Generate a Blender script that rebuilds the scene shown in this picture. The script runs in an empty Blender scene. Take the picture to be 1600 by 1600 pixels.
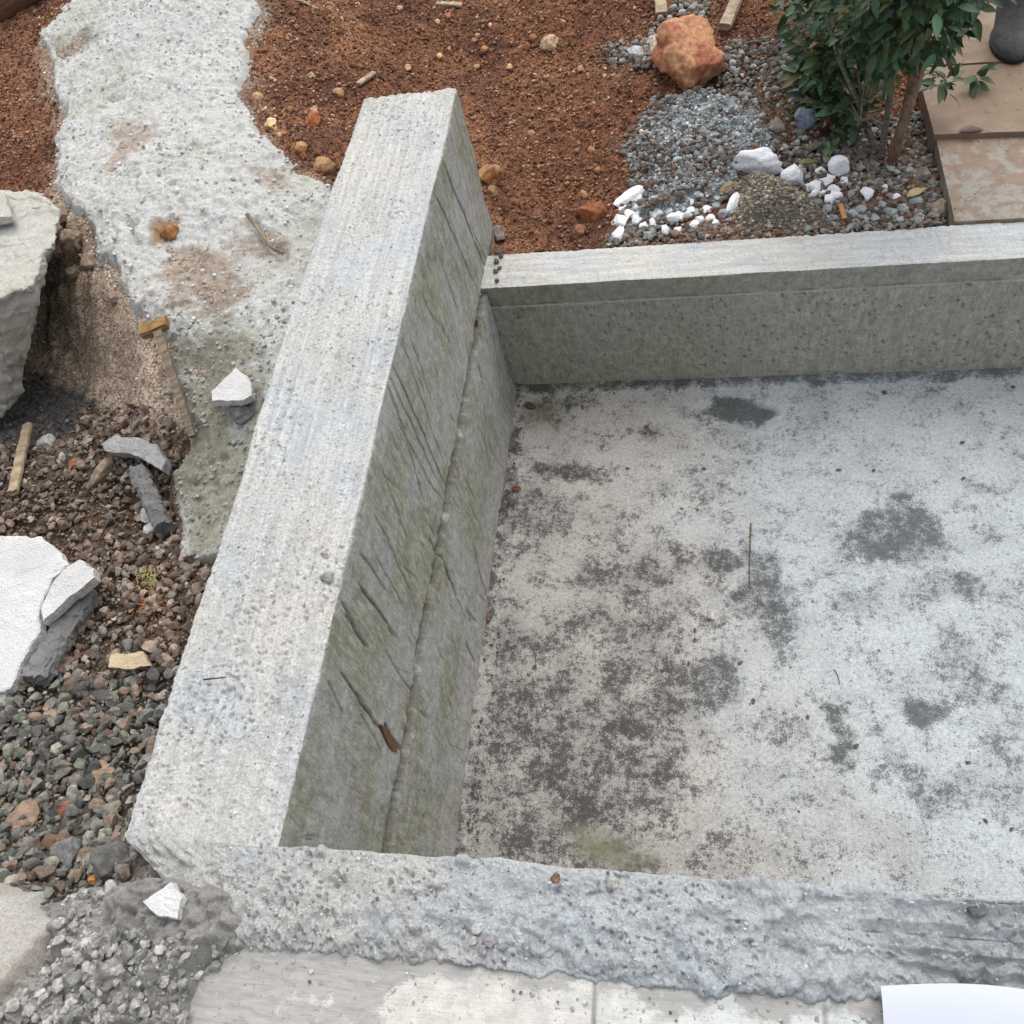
import bpy, bmesh, math, random
import numpy as np
from mathutils import Vector, Matrix
random.seed(7); rng = np.random.default_rng(7)
S = bpy.context.scene; C = S.collection

# ------------------------------------------------------------------ camera
PC = np.array([800., 800.]); V1 = np.array([1101., -1514.]); V2 = np.array([-5916., 834.])
F = float(np.sqrt(-np.dot(V1-PC, V2-PC)))
def cray(p): return np.array([(p[0]-PC[0])/F, (p[1]-PC[1])/F, 1.0])
ey = cray(V1); ey /= np.linalg.norm(ey)
ex = -cray(V2); ex /= np.linalg.norm(ex)
ez = np.cross(ex, ey); ez /= np.linalg.norm(ez)
RW = np.array([ex, ey, ez]); EYE = np.array([0., 0., 2.0])
cd = bpy.data.cameras.new('camera'); cam = bpy.data.objects.new('camera', cd); C.objects.link(cam)
cd.sensor_width = 36; cd.lens = F/1600*36; cd.clip_start = 0.05; cd.clip_end = 500
M = Matrix.Identity(4)
for i in range(3):
    M[i][0] = RW[i, 0]; M[i][1] = -RW[i, 1]; M[i][2] = -RW[i, 2]; M[i][3] = EYE[i]
cam.matrix_world = M; S.camera = cam

# ------------------------------------------------------------------ light
SUN_EL, SUN_AZ = math.radians(62), math.radians(14)      # azimuth from +Y towards +X
w = bpy.data.worlds.new('World'); S.world = w; w.use_nodes = True
nt = w.node_tree; bg = nt.nodes['Background']
sky = nt.nodes.new('ShaderNodeTexSky'); sky.sky_type = 'NISHITA'; sky.sun_disc = False
sky.sun_elevation = SUN_EL; sky.sun_rotation = SUN_AZ; sky.air_density = 1.0; sky.dust_density = 4.0; sky.ozone_density = 0.6
hs = nt.nodes.new('ShaderNodeHueSaturation'); hs.inputs['Saturation'].default_value = .30      # an overcast sky is nearly grey
nt.links.new(sky.outputs[0], hs.inputs['Color']); nt.links.new(hs.outputs[0], bg.inputs[0]); bg.inputs[1].default_value = 0.15
sl = bpy.data.lights.new('sun', 'SUN'); sl.energy = 1.2; sl.angle = math.radians(110); sl.color = (1, .95, .88)
so = bpy.data.objects.new('sun', sl); C.objects.link(so); so.location = (0, 3, 6)
sd = Vector((math.sin(SUN_AZ)*math.cos(SUN_EL), math.cos(SUN_AZ)*math.cos(SUN_EL), math.sin(SUN_EL)))
so.rotation_euler = sd.to_track_quat('Z', 'Y').to_euler()
S.view_settings.view_transform = 'Standard'; S.view_settings.look = 'None'
S.view_settings.exposure = 0.62; S.view_settings.gamma = 1.0

# ------------------------------------------------------------------ maths
def wray(p): return RW @ cray(p)
def at(px, py, z):
    d = wray((px, py)); return EYE + d*((z-EYE[2])/d[2])
def atx(px, py, x):
    d = wray((px, py)); return EYE + d*(x/d[0])
def srgb(r, g, b):
    f = lambda c: c/12.92 if c <= .04045 else ((c+.055)/1.055)**2.4
    return np.array([f(r/255), f(g/255), f(b/255)])
_perm = np.random.default_rng(3).permutation(256); _perm = np.concatenate([_perm]*3)
_g = np.random.default_rng(4).normal(size=(256, 3)); _g /= np.linalg.norm(_g, axis=1)[:, None]
def pn(x, y, z=0.0, seed=0):
    x = np.asarray(x, float)+seed*13.37; y = np.asarray(y, float)+seed*7.77; z = np.asarray(z, float)+seed*3.91
    x, y, z = np.broadcast_arrays(x, y, z)
    ix = np.floor(x).astype(int); iy = np.floor(y).astype(int); iz = np.floor(z).astype(int)
    fx, fy, fz = x-ix, y-iy, z-iz
    u, v, t = [q*q*q*(q*(q*6-15)+10) for q in (fx, fy, fz)]
    ix &= 255; iy &= 255; iz &= 255
    out = 0
    for a in (0, 1):
        wa = u if a else 1-u
        for b in (0, 1):
            wb = v if b else 1-v
            for c in (0, 1):
                wc = t if c else 1-t
                h = _perm[_perm[_perm[(ix+a) & 255]+((iy+b) & 255)]+((iz+c) & 255)]
                g = _g[h]
                out = out + wa*wb*wc*(g[..., 0]*(fx-a)+g[..., 1]*(fy-b)+g[..., 2]*(fz-c))
    return out*1.5
def fbm(x, y, z=0.0, oct=3, seed=0, gain=.5):
    s = 0; a = 1; f = 1
    for o in range(oct):
        s = s+a*pn(x*f, y*f, z*f if not np.isscalar(z) else z, seed+o*5); a *= gain; f *= 2.03
    return s
def sstep(a, b, x):
    t = np.clip((x-a)/(b-a), 0, 1); return t*t*(3-2*t)
def worley(x, y, seed=0):
    ix = np.floor(x).astype(int); iy = np.floor(y).astype(int)
    f1 = np.full(x.shape, 9.); f2 = np.full(x.shape, 9.); idm = np.zeros(x.shape)
    for a in (-1, 0, 1):
        for b in (-1, 0, 1):
            cx, cy = ix+a, iy+b
            h = _perm[_perm[(cx+seed*31) & 255]+(cy & 255)]
            h2 = _perm[h+((cx*7+seed) & 255)]
            d = np.hypot(cx+h/255.-x, cy+h2/255.-y)
            m = d < f1
            f2 = np.where(m, f1, np.minimum(f2, d)); idm = np.where(m, h2/255., idm); f1 = np.where(m, d, f1)
    return f1, f2, idm
def poly_sd(x, y, P):
    """signed distance to polygon, positive inside"""
    P = np.asarray(P); ins = np.zeros(x.shape, bool); dm = np.full(x.shape, 1e9)
    for i in range(len(P)):
        a = P[i]; b = P[(i+1) % len(P)]
        cnd = ((a[1] > y) != (b[1] > y))
        with np.errstate(divide='ignore', invalid='ignore'):
            xx = (b[0]-a[0])*(y-a[1])/(b[1]-a[1]+1e-12)+a[0]
        ins ^= cnd & (x < xx)
        e = b-a; L = e@e+1e-12
        t = np.clip(((x-a[0])*e[0]+(y-a[1])*e[1])/L, 0, 1)
        dm = np.minimum(dm, np.hypot(x-a[0]-t*e[0], y-a[1]-t*e[1]))
    return np.where(ins, dm, -dm)

# ------------------------------------------------------------------ object helpers
def tag(o, label, cat, group=None, kind=None):
    o['label'] = label
    if cat: o['category'] = cat
    if group: o['group'] = group
    if kind: o['kind'] = kind
    return o
def structure(o): o['kind'] = 'structure'; return o
def mesh(name, V, quads=None, mat=None, parent=None, cols=None, attrs=None, smooth=True, ngons=(), tris=None):
    me = bpy.data.meshes.new(name); V = np.ascontiguousarray(V, np.float32).reshape(-1, 3)
    me.vertices.add(len(V)); me.vertices.foreach_set('co', V.ravel())
    loops = []; sizes = []
    if quads is not None and len(quads): q = np.asarray(quads); loops.append(q.ravel()); sizes.append(np.full(len(q), 4))
    if tris is not None and len(tris): q = np.asarray(tris); loops.append(q.ravel()); sizes.append(np.full(len(q), 3))
    for n in ngons: loops.append(np.asarray(n)); sizes.append(np.array([len(n)]))
    L = np.concatenate(loops).astype(np.int32); sz = np.concatenate(sizes)
    st = np.concatenate([[0], np.cumsum(sz)[:-1]]).astype(np.int32)
    me.loops.add(len(L)); me.loops.foreach_set('vertex_index', L)
    me.polygons.add(len(sz)); me.polygons.foreach_set('loop_start', st)
    me.update(calc_edges=True); me.validate()
    me.polygons.foreach_set('use_smooth', np.full(len(me.polygons), smooth))
    if cols is not None:
        a = me.color_attributes.new('Col', 'FLOAT_COLOR', 'POINT')
        c4 = np.ones((len(V), 4), np.float32); c4[:, :3] = cols; a.data.foreach_set('color', c4.ravel())
    for k, v in (attrs or {}).items():
        a = me.attributes.new(k, 'FLOAT', 'POINT'); a.data.foreach_set('value', np.ascontiguousarray(v, np.float32).ravel())
    o = bpy.data.objects.new(name, me); C.objects.link(o)
    if mat: me.materials.append(mat)
    if parent: o.parent = parent
    return o
def grid_quads(n, m):
    i = np.arange(n-1)[:, None]*m+np.arange(m-1)[None]
    i = i.ravel(); return np.stack([i, i+m, i+m+1, i+1], 1)
def grid_quads_rev(n, m): return grid_quads(n, m)[:, ::-1]
def empty(name, loc):
    o = bpy.data.objects.new(name, None); C.objects.link(o); o.location = loc; o.empty_display_size = .05; return o

# ------------------------------------------------------------------ materials
class NT:
    def __init__(s, name):
        s.m = bpy.data.materials.new(name); s.m.use_nodes = True; s.t = s.m.node_tree
        s.b = s.t.nodes['Principled BSDF']; s.tc = s.n('TexCoord')
    def n(s, ty, **kw):
        x = s.t.nodes.new('ShaderNode'+ty)
        for k, v in kw.items(): setattr(x, k, v)
        return x
    def set(s, sock, v):
        if isinstance(v, bpy.types.NodeSocket): s.t.links.new(v, sock)
        elif isinstance(v, (tuple, list, np.ndarray)):
            v = list(map(float, v)); sock.default_value = v+[1.0] if len(v) == 3 and sock.type == 'RGBA' else v
        else: sock.default_value = v
    def noise(s, scale, detail=4, rough=.6, vec=None, dist=0.0):
        x = s.n('TexNoise'); s.set(x.inputs['Vector'], vec or s.tc.outputs['Object'])
        x.inputs['Scale'].default_value = scale; x.inputs['Detail'].default_value = detail
        x.inputs['Roughness'].default_value = rough; x.inputs['Distortion'].default_value = dist
        return x.outputs['Fac']
    def voro(s, scale, vec=None, out='Distance', rnd=1.0):
        x = s.n('TexVoronoi'); s.set(x.inputs['Vector'], vec or s.tc.outputs['Object']); x.inputs['Scale'].default_value = scale
        x.inputs['Randomness'].default_value = rnd
        return x.outputs[out]
    def rng(s, v, a, b, c=0., d=1., smooth=True):
        x = s.n('MapRange'); x.interpolation_type = 'SMOOTHSTEP' if smooth else 'LINEAR'
        s.set(x.inputs[0], v); 
        for i, q in enumerate((a, b, c, d)): s.set(x.inputs[i+1], q)
        return x.outputs[0]
    def mix(s, f, a, b, mode='MIX'):
        x = s.n('Mix'); x.data_type = 'RGBA'; x.blend_type = mode
        s.set(x.inputs[0], f); s.set(x.inputs[6], a); s.set(x.inputs[7], b); return x.outputs[2]
    def math(s, op, a, b=0.0):
        x = s.n('Math'); x.operation = op; s.set(x.inputs[0], a); s.set(x.inputs[1], b); return x.outputs[0]
    def attr(s, name, col=False):
        x = s.n('Attribute'); x.attribute_name = name; return x.outputs['Color' if col else 'Fac']
    def mapping(s, scale=(1, 1, 1), rot=(0, 0, 0)):
        x = s.n('Mapping'); s.set(x.inputs[0], s.tc.outputs['Object']); x.inputs['Scale'].default_value = scale; x.inputs['Rotation'].default_value = rot
        return x.outputs[0]
    def bump(s, h, dist, strength=1.0, prev=None):
        x = s.n('Bump'); s.set(x.inputs['Height'], h); x.inputs['Distance'].default_value = dist; x.inputs['Strength'].default_value = strength
        if prev is not None: s.set(x.inputs['Normal'], prev)
        return x.outputs[0]
    def out(s, col, rough=.9, normal=None, spec=.3):
        s.set(s.b.inputs['Base Color'], col); s.set(s.b.inputs['Roughness'], rough)
        if 'Specular IOR Level' in s.b.inputs: s.set(s.b.inputs['Specular IOR Level'], spec)
        if normal is not None: s.set(s.b.inputs['Normal'], normal)
        return s.m
def gray(v): return (v, v, v)

def mat_mortar(name, light, dark, tint, speck=.5, bumpd=.003, tone=None):
    n = NT(name)
    big = n.noise(7, 4, .6); mid = n.noise(45, 5, .7); fine = n.noise(260, 4, .7)
    if tone:
        tn = n.attr('tone'); l0, t0 = light, tint; light = n.mix(tn, tone[0], l0); tint = n.mix(tn, tone[1], t0)
    c = n.mix(n.rng(big, .35, .65), light, tint)
    c = n.mix(n.math('MULTIPLY', n.rng(mid, .50, .74), .45), c, dark)
    gr = n.noise(330, 3, .7)
    c = n.mix(n.math('MULTIPLY', n.rng(gr, .58, .69), speck), c, np.array(dark)*.45)
    c = n.mix(1.0, c, n.mix(n.rng(fine, .3, .7), gray(.78), gray(1.15)), 'MULTIPLY')
    b = n.bump(n.noise(170, 7, .8), bumpd*1.9); b = n.bump(n.noise(650, 3, .7), bumpd*.5, 1, b)
    return n.out(c, .93, b, .2)
def mat_rock(name):
    n = NT(name); col = n.attr('Col', True)
    m = n.noise(70, 5, .65); f = n.noise(350, 4, .7)
    c = n.mix(1.0, col, n.mix(n.rng(m, .3, .7), gray(.62), gray(1.3)), 'MULTIPLY')
    c = n.mix(1.0, c, n.mix(n.rng(f, .35, .65), gray(.8), gray(1.15)), 'MULTIPLY')
    b = n.bump(n.noise(160, 6, .75), .002); b = n.bump(n.noise(600, 3, .7), .0008, 1, b)
    return n.out(c, .88, b, .3)
def mat_soil(name):
    n = NT(name); col = n.attr('Col', True)
    f = n.voro(190, None, 'Color'); sep = n.n('SeparateColor'); n.set(sep.inputs[0], f)
    c = n.mix(1.0, col, n.mix(sep.outputs[0], gray(.5), gray(1.6)), 'MULTIPLY')
    c = n.mix(1.0, c, n.mix(n.noise(30, 4, .6), gray(.7), gray(1.3)), 'MULTIPLY')
    h = n.math('SUBTRACT', 1.0, n.voro(190)); b = n.bump(h, .004); b = n.bump(n.noise(400, 4, .7), .0015, 1, b)
    return n.out(c, .95, b, .2)
def mat_wood(name, c1, c2, axis_scale=(18, 18, 260)):
    n = NT(name)
    v = n.mapping(axis_scale); g = n.noise(1.0, 6, .65, v)
    c = n.mix(n.rng(g, .35, .65), c1, c2)
    c = n.mix(1.0, c, n.mix(n.noise(60, 4, .6), gray(.7), gray(1.25)), 'MULTIPLY')
    return n.out(c, .85, n.bump(g, .002), .3)
def mat_foam(name, c):
    n = NT(name)
    v = n.voro(240); d = n.rng(n.noise(120, 3, .6), .62, .72)
    k = n.mix(n.rng(n.noise(9, 4), .4, .7), c, np.array(c)*.86)
    k = n.mix(n.math('MULTIPLY', d, .6), k, np.array(c)*.45)
    b = n.bump(v, .0015); b = n.bump(n.noise(60, 5, .7), .002, 1, b)
    return n.out(k, .8, b, .3)
M_ROCK = mat_rock('mineral_grains'); M_SOIL = mat_soil('soil')
M_MORTAR = mat_mortar('rough_mortar', (.60, .60, .57), (.27, .265, .25), (.53, .56, .58))
M_MORTAR_BLUE = mat_mortar('rough_mortar_bluish', (.57, .595, .615), (.27, .28, .29), (.52, .57, .60), .4, tone=((.60, .595, .56), (.535, .56, .575)))
M_SPILL = None and mat_mortar('cement_spill', (.62, .62, .60), (.26, .26, .235), (.56, .575, .56), .45)
M_RUBBLE = mat_mortar('mortar_rubble', (.34, .335, .32), (.15, .147, .14), (.44, .43, .40), .5)
M_GREYCONC = mat_mortar('grey_concrete', (.29, .288, .28), (.13, .13, .125), (.23, .23, .225), .5)
M_WHITE = mat_foam('white_board', (.53, .53, .525)); M_WHITE2 = mat_foam('white_chunk', (.76, .78, .81))
M_WOOD_PALE = mat_wood('pale_wood', (.42, .34, .24), (.24, .18, .12)); M_WOOD_BROWN = mat_wood('brown_wood', (.17, .09, .052), (.075, .04, .024))
M_WOOD_GREY = mat_wood('weathered_wood', (.24, .19, .14), (.12, .09, .06))

# ------------------------------------------------------------------ ground height field
CP = [ # px, py, z
 (780,378,.36),(900,378,.36),(1000,370,.37),(1200,355,.375),(1400,345,.35),(1480,340,.34),(800,250,.39),(900,200,.41),(1000,150,.43),
 (1000,0,.49),(800,0,.50),(1200,150,.42),(1200,0,.47),(1400,240,.36),(1420,150,.38),(1450,300,.33),(1600,0,.40),(1600,300,.33),
 (640,100,.51),(560,100,.58),(760,130,.42),(700,60,.50),(500,300,.62),(480,200,.635),(420,100,.65),(450,0,.67),(600,0,.57),
 (450,450,.64),(400,550,.645),(300,400,.655),(200,200,.67),(300,0,.72),(100,60,.67),(330,620,.60),
 (0,100,.63),(60,200,.615),(0,290,.60),(90,290,.63),(110,345,.64),(160,420,.64),(215,500,.635),(255,560,.62),(280,640,.57),
 (75,500,.40),(130,590,.41),(200,630,.44),(50,600,.39),(20,650,.40),(0,700,.46),(90,690,.44),
 (150,700,.47),(250,760,.47),(230,830,.44),(330,700,.55),(300,870,.50),(150,900,.50),(0,800,.49),(100,1000,.52),(0,1100,.54),
 (200,1050,.53),(260,1000,.54),(100,1200,.58),(200,1200,.58),(0,1300,.62),(100,1330,.64),(170,1290,.62),(150,1380,.68),
 (0,1420,.74),(150,1450,.76),(215,1318,.70),(238,1360,.788),(285,1420,.80),(322,1462,.80),(345,1500,.788),(0,1600,.77),(250,1560,.78),(330,1560,.775),(-200,1450,.74),(-200,1100,.56),(-200,700,.5),(-200,300,.6),(-150,60,.62)]
_cp = np.array([at(a, b, z) for a, b, z in CP]); EPS = .04
_phi = lambda r2: np.sqrt(r2+EPS*EPS)
_A = _phi(((_cp[:, None, :2]-_cp[None, :, :2])**2).sum(-1)); _m = .58
_wt = np.linalg.solve(_A+np.eye(len(_cp))*1e-6, _cp[:, 2]-_m)
def base_h(x, y):
    x = np.asarray(x, float); y = np.asarray(y, float); s = np.full(x.shape, _m)
    for q, wq in zip(_cp, _wt): s = s+wq*_phi((x-q[0])**2+(y-q[1])**2)
    far = sstep(.5, 2.5, np.maximum(np.maximum(x-1.2, -2.4-x), np.maximum(y-3.3, -.3-y)))
    s = np.clip(s, .36, .82); cap = .375+1.2*np.clip(y-1.84, 0, 1)+2.5*np.clip(-.56-x, 0, 3)
    s = np.where((y < 2.3) & (x > -.8) & (y > 1.5), np.minimum(s, np.maximum(cap, .36)), s)
    return s*(1-far)+.5*far
GX = np.linspace(-3.0, 2.0, 501); GY = np.linspace(-.4, 4.0, 441)
GH = base_h(*np.meshgrid(GX, GY, indexing='ij'))
def gz(x, y):
    x = np.asarray(x, float); y = np.asarray(y, float)
    fx = np.clip((x-GX[0])/(GX[1]-GX[0]), 0, len(GX)-1.001); fy = np.clip((y-GY[0])/(GY[1]-GY[0]), 0, len(GY)-1.001)
    i = fx.astype(int); j = fy.astype(int); u = fx-i; v = fy-j
    return GH[i, j]*(1-u)*(1-v)+GH[i+1, j]*u*(1-v)+GH[i, j+1]*(1-u)*v+GH[i+1, j+1]*u*v
def hit(px, py, lift=0.0):
    d = wray((px, py)); t = np.linspace(.8, 6, 1500); P = EYE[None]+d[None]*t[:, None]
    k = np.nonzero(P[:, 2] < gz(P[:, 0], P[:, 1])+lift)[0]
    i = k[0] if len(k) else -1
    return P[i]
def wpoly(pts): return np.array([hit(*p)[:2] for p in pts])

XA0, XA1, ZT = -.797, -.564, .80           # tall wall: outer and inner plane, crown height
SPILL = [(410,-60),(150,-60),(118,10),(60,70),(75,120),(98,180),(90,250),(85,300),(130,345),(160,420),(215,500),(252,560),(280,640),(300,690),(262,760),(288,860),(310,890),
         (370,880),(440,760),(480,640),(560,400),(545,320),(480,275),(430,240),(385,165),(388,90),(412,30)]
W_SPILL = wpoly(SPILL)
W_GRAVEL = wpoly([(-250,720),(20,700),(105,690),(140,625),(270,650),(300,690),(265,760),(285,860),(330,880),(330,960),(280,1080),(260,1200),(290,1380),(130,1420),(-250,1400)])
W_GREYG = wpoly([(-250,1040),(60,1020),(200,1075),(300,1060),(280,1200),(300,1380),(130,1420),(-250,1400)])
W_RUBBLE = wpoly([(-300,1385),(110,1395),(215,1365),(300,1340),(400,1420),(390,1480),(330,1520),(300,1700),(-300,1700)])
W_PALE = wpoly([(-300,1388),(90,1390),(125,1440),(95,1480),(60,1540),(0,1600),(-300,1600)])
W_BANK = wpoly([(85,330),(160,420),(215,500),(255,560),(280,645),(200,640),(120,605),(60,600),(30,540),(60,430)])
W_PIT_SHADE = wpoly([(-300,520),(60,575),(130,600),(150,640),(120,715),(-300,760)])  # hollow floor, its shade put into the ground colour
W_CEM = wpoly([(1030,165),(1110,145),(1185,165),(1205,240),(1150,290),(1090,325),(1020,350),(965,372),(1005,300),(988,230)])
W_SAND = wpoly([(1150,275),(1205,262),(1265,300),(1325,350),(1250,362),(1130,368),(1140,330)])
W_GRUB = wpoly([(1130,70),(1240,60),(1260,120),(1250,200),(1460,180),(1490,350),(1300,362),(1230,300),(1190,250),(1180,170),(1120,140)])
W_GRUB2 = wpoly([(940,75),(1010,60),(1060,0),(1110,0),(1100,60),(1040,110),(960,110)])

# ground sheet (dense where the photo looks, coarse to the horizon)
def stretch(a, b, step, far):
    core = np.arange(a, b+1e-6, step); k = step*1.25**np.arange(1, 60); k = np.cumsum(k); k = k[k < far]
    return np.concatenate([a-k[::-1], core, b+k])
xs = stretch(-2.5, 1.25, .0075, 60); ys = stretch(-.05, 3.3, .0075, 60)
X, Y = np.meshgrid(xs, ys, indexing='ij'); H = base_h(X, Y)
near = 1-sstep(.0, 1.5, np.maximum(np.maximum(X-1.3, -2.6-X), np.maximum(Y-3.5, -.2-Y)))
f1, f2, cid = worley(X*70, Y*70, 2)
bank = sstep(-.02, .05, poly_sd(X, Y, W_BANK)); H = H+bank*(.022*fbm(X*9, Y*9, oct=4, seed=61, gain=.6))
H = H+near*(.012*fbm(X*6, Y*6, oct=3, seed=1)+.007*fbm(X*35, Y*35, oct=2, seed=2)+.006*(.6-f1))
cy = np.clip((H-.3)/.4, 0, 1)
red = np.array(srgb(106, 71, 53)); ora = srgb(126, 88, 65); dkr = srgb(74, 50, 43)
t = sstep(-.5, .5, fbm(X*3, Y*3, oct=3, seed=9))[..., None]; t2 = sstep(-.1, .6, fbm(X*5, Y*5, oct=3, seed=19))[..., None]
COL = red*(1-t)+ora*t; COL = COL*(1-.7*t2)+dkr*.7*t2
W_GRUB3 = wpoly([(945,372),(1100,350),(1480,330),(1492,356),(960,398)])
def zone(P, col, soft=.05, wob=.04, k=1.0):
    global COL
    s = sstep(-soft, soft, poly_sd(X, Y, P)+(.05 if P is W_BANK else 0)+wob*fbm(X*12, Y*12, oct=3, seed=5))[..., None]*k
    COL = COL*(1-s)+np.array(col)*s
zone(W_SPILL, srgb(150, 142, 130), .07, .06, .75); zone(W_GRAVEL, srgb(80, 65, 54)); zone(W_GREYG, srgb(72, 66, 60)); zone(W_BANK, srgb(176, 158, 140)); zone(W_PIT_SHADE, srgb(84, 82, 80))
zone(W_RUBBLE, srgb(110, 106, 100)); zone(W_CEM, srgb(120, 122, 120)); zone(W_GRUB, srgb(96, 82, 70), k=.8); zone(W_GRUB2, srgb(110, 98, 84), k=.7); zone(W_GRUB3, srgb(116, 108, 98), .02, .015)
keep = ~((X > -.70) & (X < 3.0) & (Y < 1.76)); keep &= ~((X > -.72) & (Y < .3))
keep &= ~((X > -.72) & (Y < 1.80))
q = grid_quads(len(xs), len(ys)); q = q[keep.ravel()[q].all(1)]
used, inv = np.unique(q, return_inverse=True)
V = np.stack([X, Y, H], -1).reshape(-1, 3)
structure(mesh('ground', V[used], inv.reshape(-1, 4), M_SOIL, cols=COL.reshape(-1, 3)[used]))

# ------------------------------------------------------------------ pit floor
n = NT('pit_floor_concrete')
st = n.attr('stain'); bl = n.attr('tone')
fine = n.noise(330, 4, .75); mid = n.noise(70, 5, .7); bigs = n.noise(16, 5, .65)
fac = n.math('ADD', st, n.math('MULTIPLY', n.math('SUBTRACT', fine, .5), 3.0)); fac = n.math('ADD', fac, n.math('MULTIPLY', n.math('SUBTRACT', mid, .5), 2.4))
fac = n.math('ADD', fac, n.math('MULTIPLY', n.math('SUBTRACT', bigs, .5), 2.6))
lt = n.mix(bl, (.42, .405, .38), (.465, .505, .53)); dk = n.mix(bl, (.10, .095, .09), (.165, .18, .19))
c = n.mix(n.rng(fac, .20, .78), lt, dk)
soft = n.rng(n.math('ADD', st, n.math('MULTIPLY', n.math('SUBTRACT', n.noise(9, 5, .6), .5), 1.6)), -.05, .75); c = n.mix(1.0, c, n.mix(soft, gray(1.05), gray(.72)), 'MULTIPLY')
c = n.mix(1.0, c, n.mix(n.rng(n.noise(130, 5, .75), .3, .7), gray(.78), gray(1.18)), 'MULTIPLY')
gr = n.noise(520, 2, .6); c = n.mix(n.math('MULTIPLY', n.rng(gr, .585, .67), .8), c, (.10, .10, .098))
c = n.mix(n.math('MULTIPLY', n.rng(n.noise(110, 2, .5), .68, .72), .8), c, (.07, .065, .06))
green = n.attr('green'); c = n.mix(green, c, n.mix(n.rng(fine, .4, .6), (.10, .10, .055), (.28, .27, .17)))
b = n.bump(n.noise(240, 6, .8), .003); b = n.bump(n.rng(fac, .3, .6), .0012, -1, b) if False else b
M_FLOOR = n.out(c, .9, b, .25)
xs = np.concatenate([np.arange(-.60, 1.15, .004), np.linspace(1.2, 3.0, 30)]); ys = np.arange(.16, 1.76, .004)
X, Y = np.meshgrid(xs, ys, indexing='ij')
ST = np.zeros(X.shape); GR = np.zeros(X.shape)
WU = .055*fbm(X*8, Y*8, oct=4, seed=31, gain=.6); WV = .045*fbm(X*8, Y*8, oct=4, seed=37, gain=.6)
def blob(px, py, rx, ry, s, tgt=None, ang=0):
    c0 = at(px, py, 0); dx = np.linalg.norm(at(px+rx, py, 0)-c0); dy = np.linalg.norm(at(px, py+ry, 0)-c0)
    u = X-c0[0]+WU; v = Y-c0[1]+WV
    a = math.radians(ang); u, v = u*math.cos(a)+v*math.sin(a), -u*math.sin(a)+v*math.cos(a)
    r = np.sqrt((u/dx)**2+(v/dy)**2); return s*(1-sstep(.45, 1.25, r))
for bb in [(940,1130,230,260,.20),(960,1000,200,120,.16),(1000,1120,75,70,.35),(910,1240,80,75,.32),(1010,1230,70,60,.34),(1190,930,50,75,.48),(1110,1060,45,75,.40),(1120,875,35,30,.42),(1060,880,90,35,.25),
           (880,740,55,18,.40),(830,820,50,60,.28),(950,880,80,45,.22),(1150,645,62,24,.85),(1080,640,55,12,.45),(1390,840,90,40,.62),(1430,800,45,30,.5),(1490,920,45,30,.42),(1440,1110,45,35,.55),(1325,1145,26,48,.6),
           (1410,1205,45,22,.42),(1530,1080,60,30,.28),(1380,920,70,40,.25),(1230,1150,40,40,.25),(850,1000,50,70,.16),(790,1080,45,120,.28),(785,760,26,150,.42),(760,1240,40,90,.25),(1130,1330,90,30,.2),
           (900,1330,140,35,.3),(1500,1010,60,35,.3),(1550,760,40,20,.3),(1010,690,20,10,.5),(980,680,16,9,.6),(1020,1170,140,30,.2),(1240,1010,40,20,.2),(870,640,70,22,.3),(1470,1250,60,60,.2),(1560,1200,50,90,.18)]:
    ST = np.maximum(ST, blob(*bb))+.25*np.minimum(ST, blob(*bb))
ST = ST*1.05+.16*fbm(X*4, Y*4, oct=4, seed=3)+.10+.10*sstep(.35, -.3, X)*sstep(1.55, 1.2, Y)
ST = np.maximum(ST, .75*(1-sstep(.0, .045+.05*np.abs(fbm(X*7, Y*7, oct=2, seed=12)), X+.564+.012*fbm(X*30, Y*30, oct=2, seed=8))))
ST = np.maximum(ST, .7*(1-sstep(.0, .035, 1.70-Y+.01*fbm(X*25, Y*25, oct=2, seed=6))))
GR = np.maximum(blob(950,1320,75,35,.55), blob(845,650,40,30,.45)); GR = np.maximum(GR, blob(1120,690,30,14,.12))
TONE = np.clip(sstep(-.25, .45, X+.25*(Y-1.0)+.18*fbm(X*4, Y*4, oct=3, seed=14)), 0, 1)
Z = .003*fbm(X*5, Y*5, oct=3, seed=4)+.0009*fbm(X*90, Y*90, oct=2, seed=7)+.010*np.exp(-((X+.564)/.03)**2)+.008*np.exp(-((Y-1.71)/.025)**2)
structure(mesh('pit_floor', np.stack([X, Y, Z], -1), grid_quads(*X.shape), M_FLOOR, attrs=dict(stain=ST, tone=TONE, green=GR)))

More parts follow.
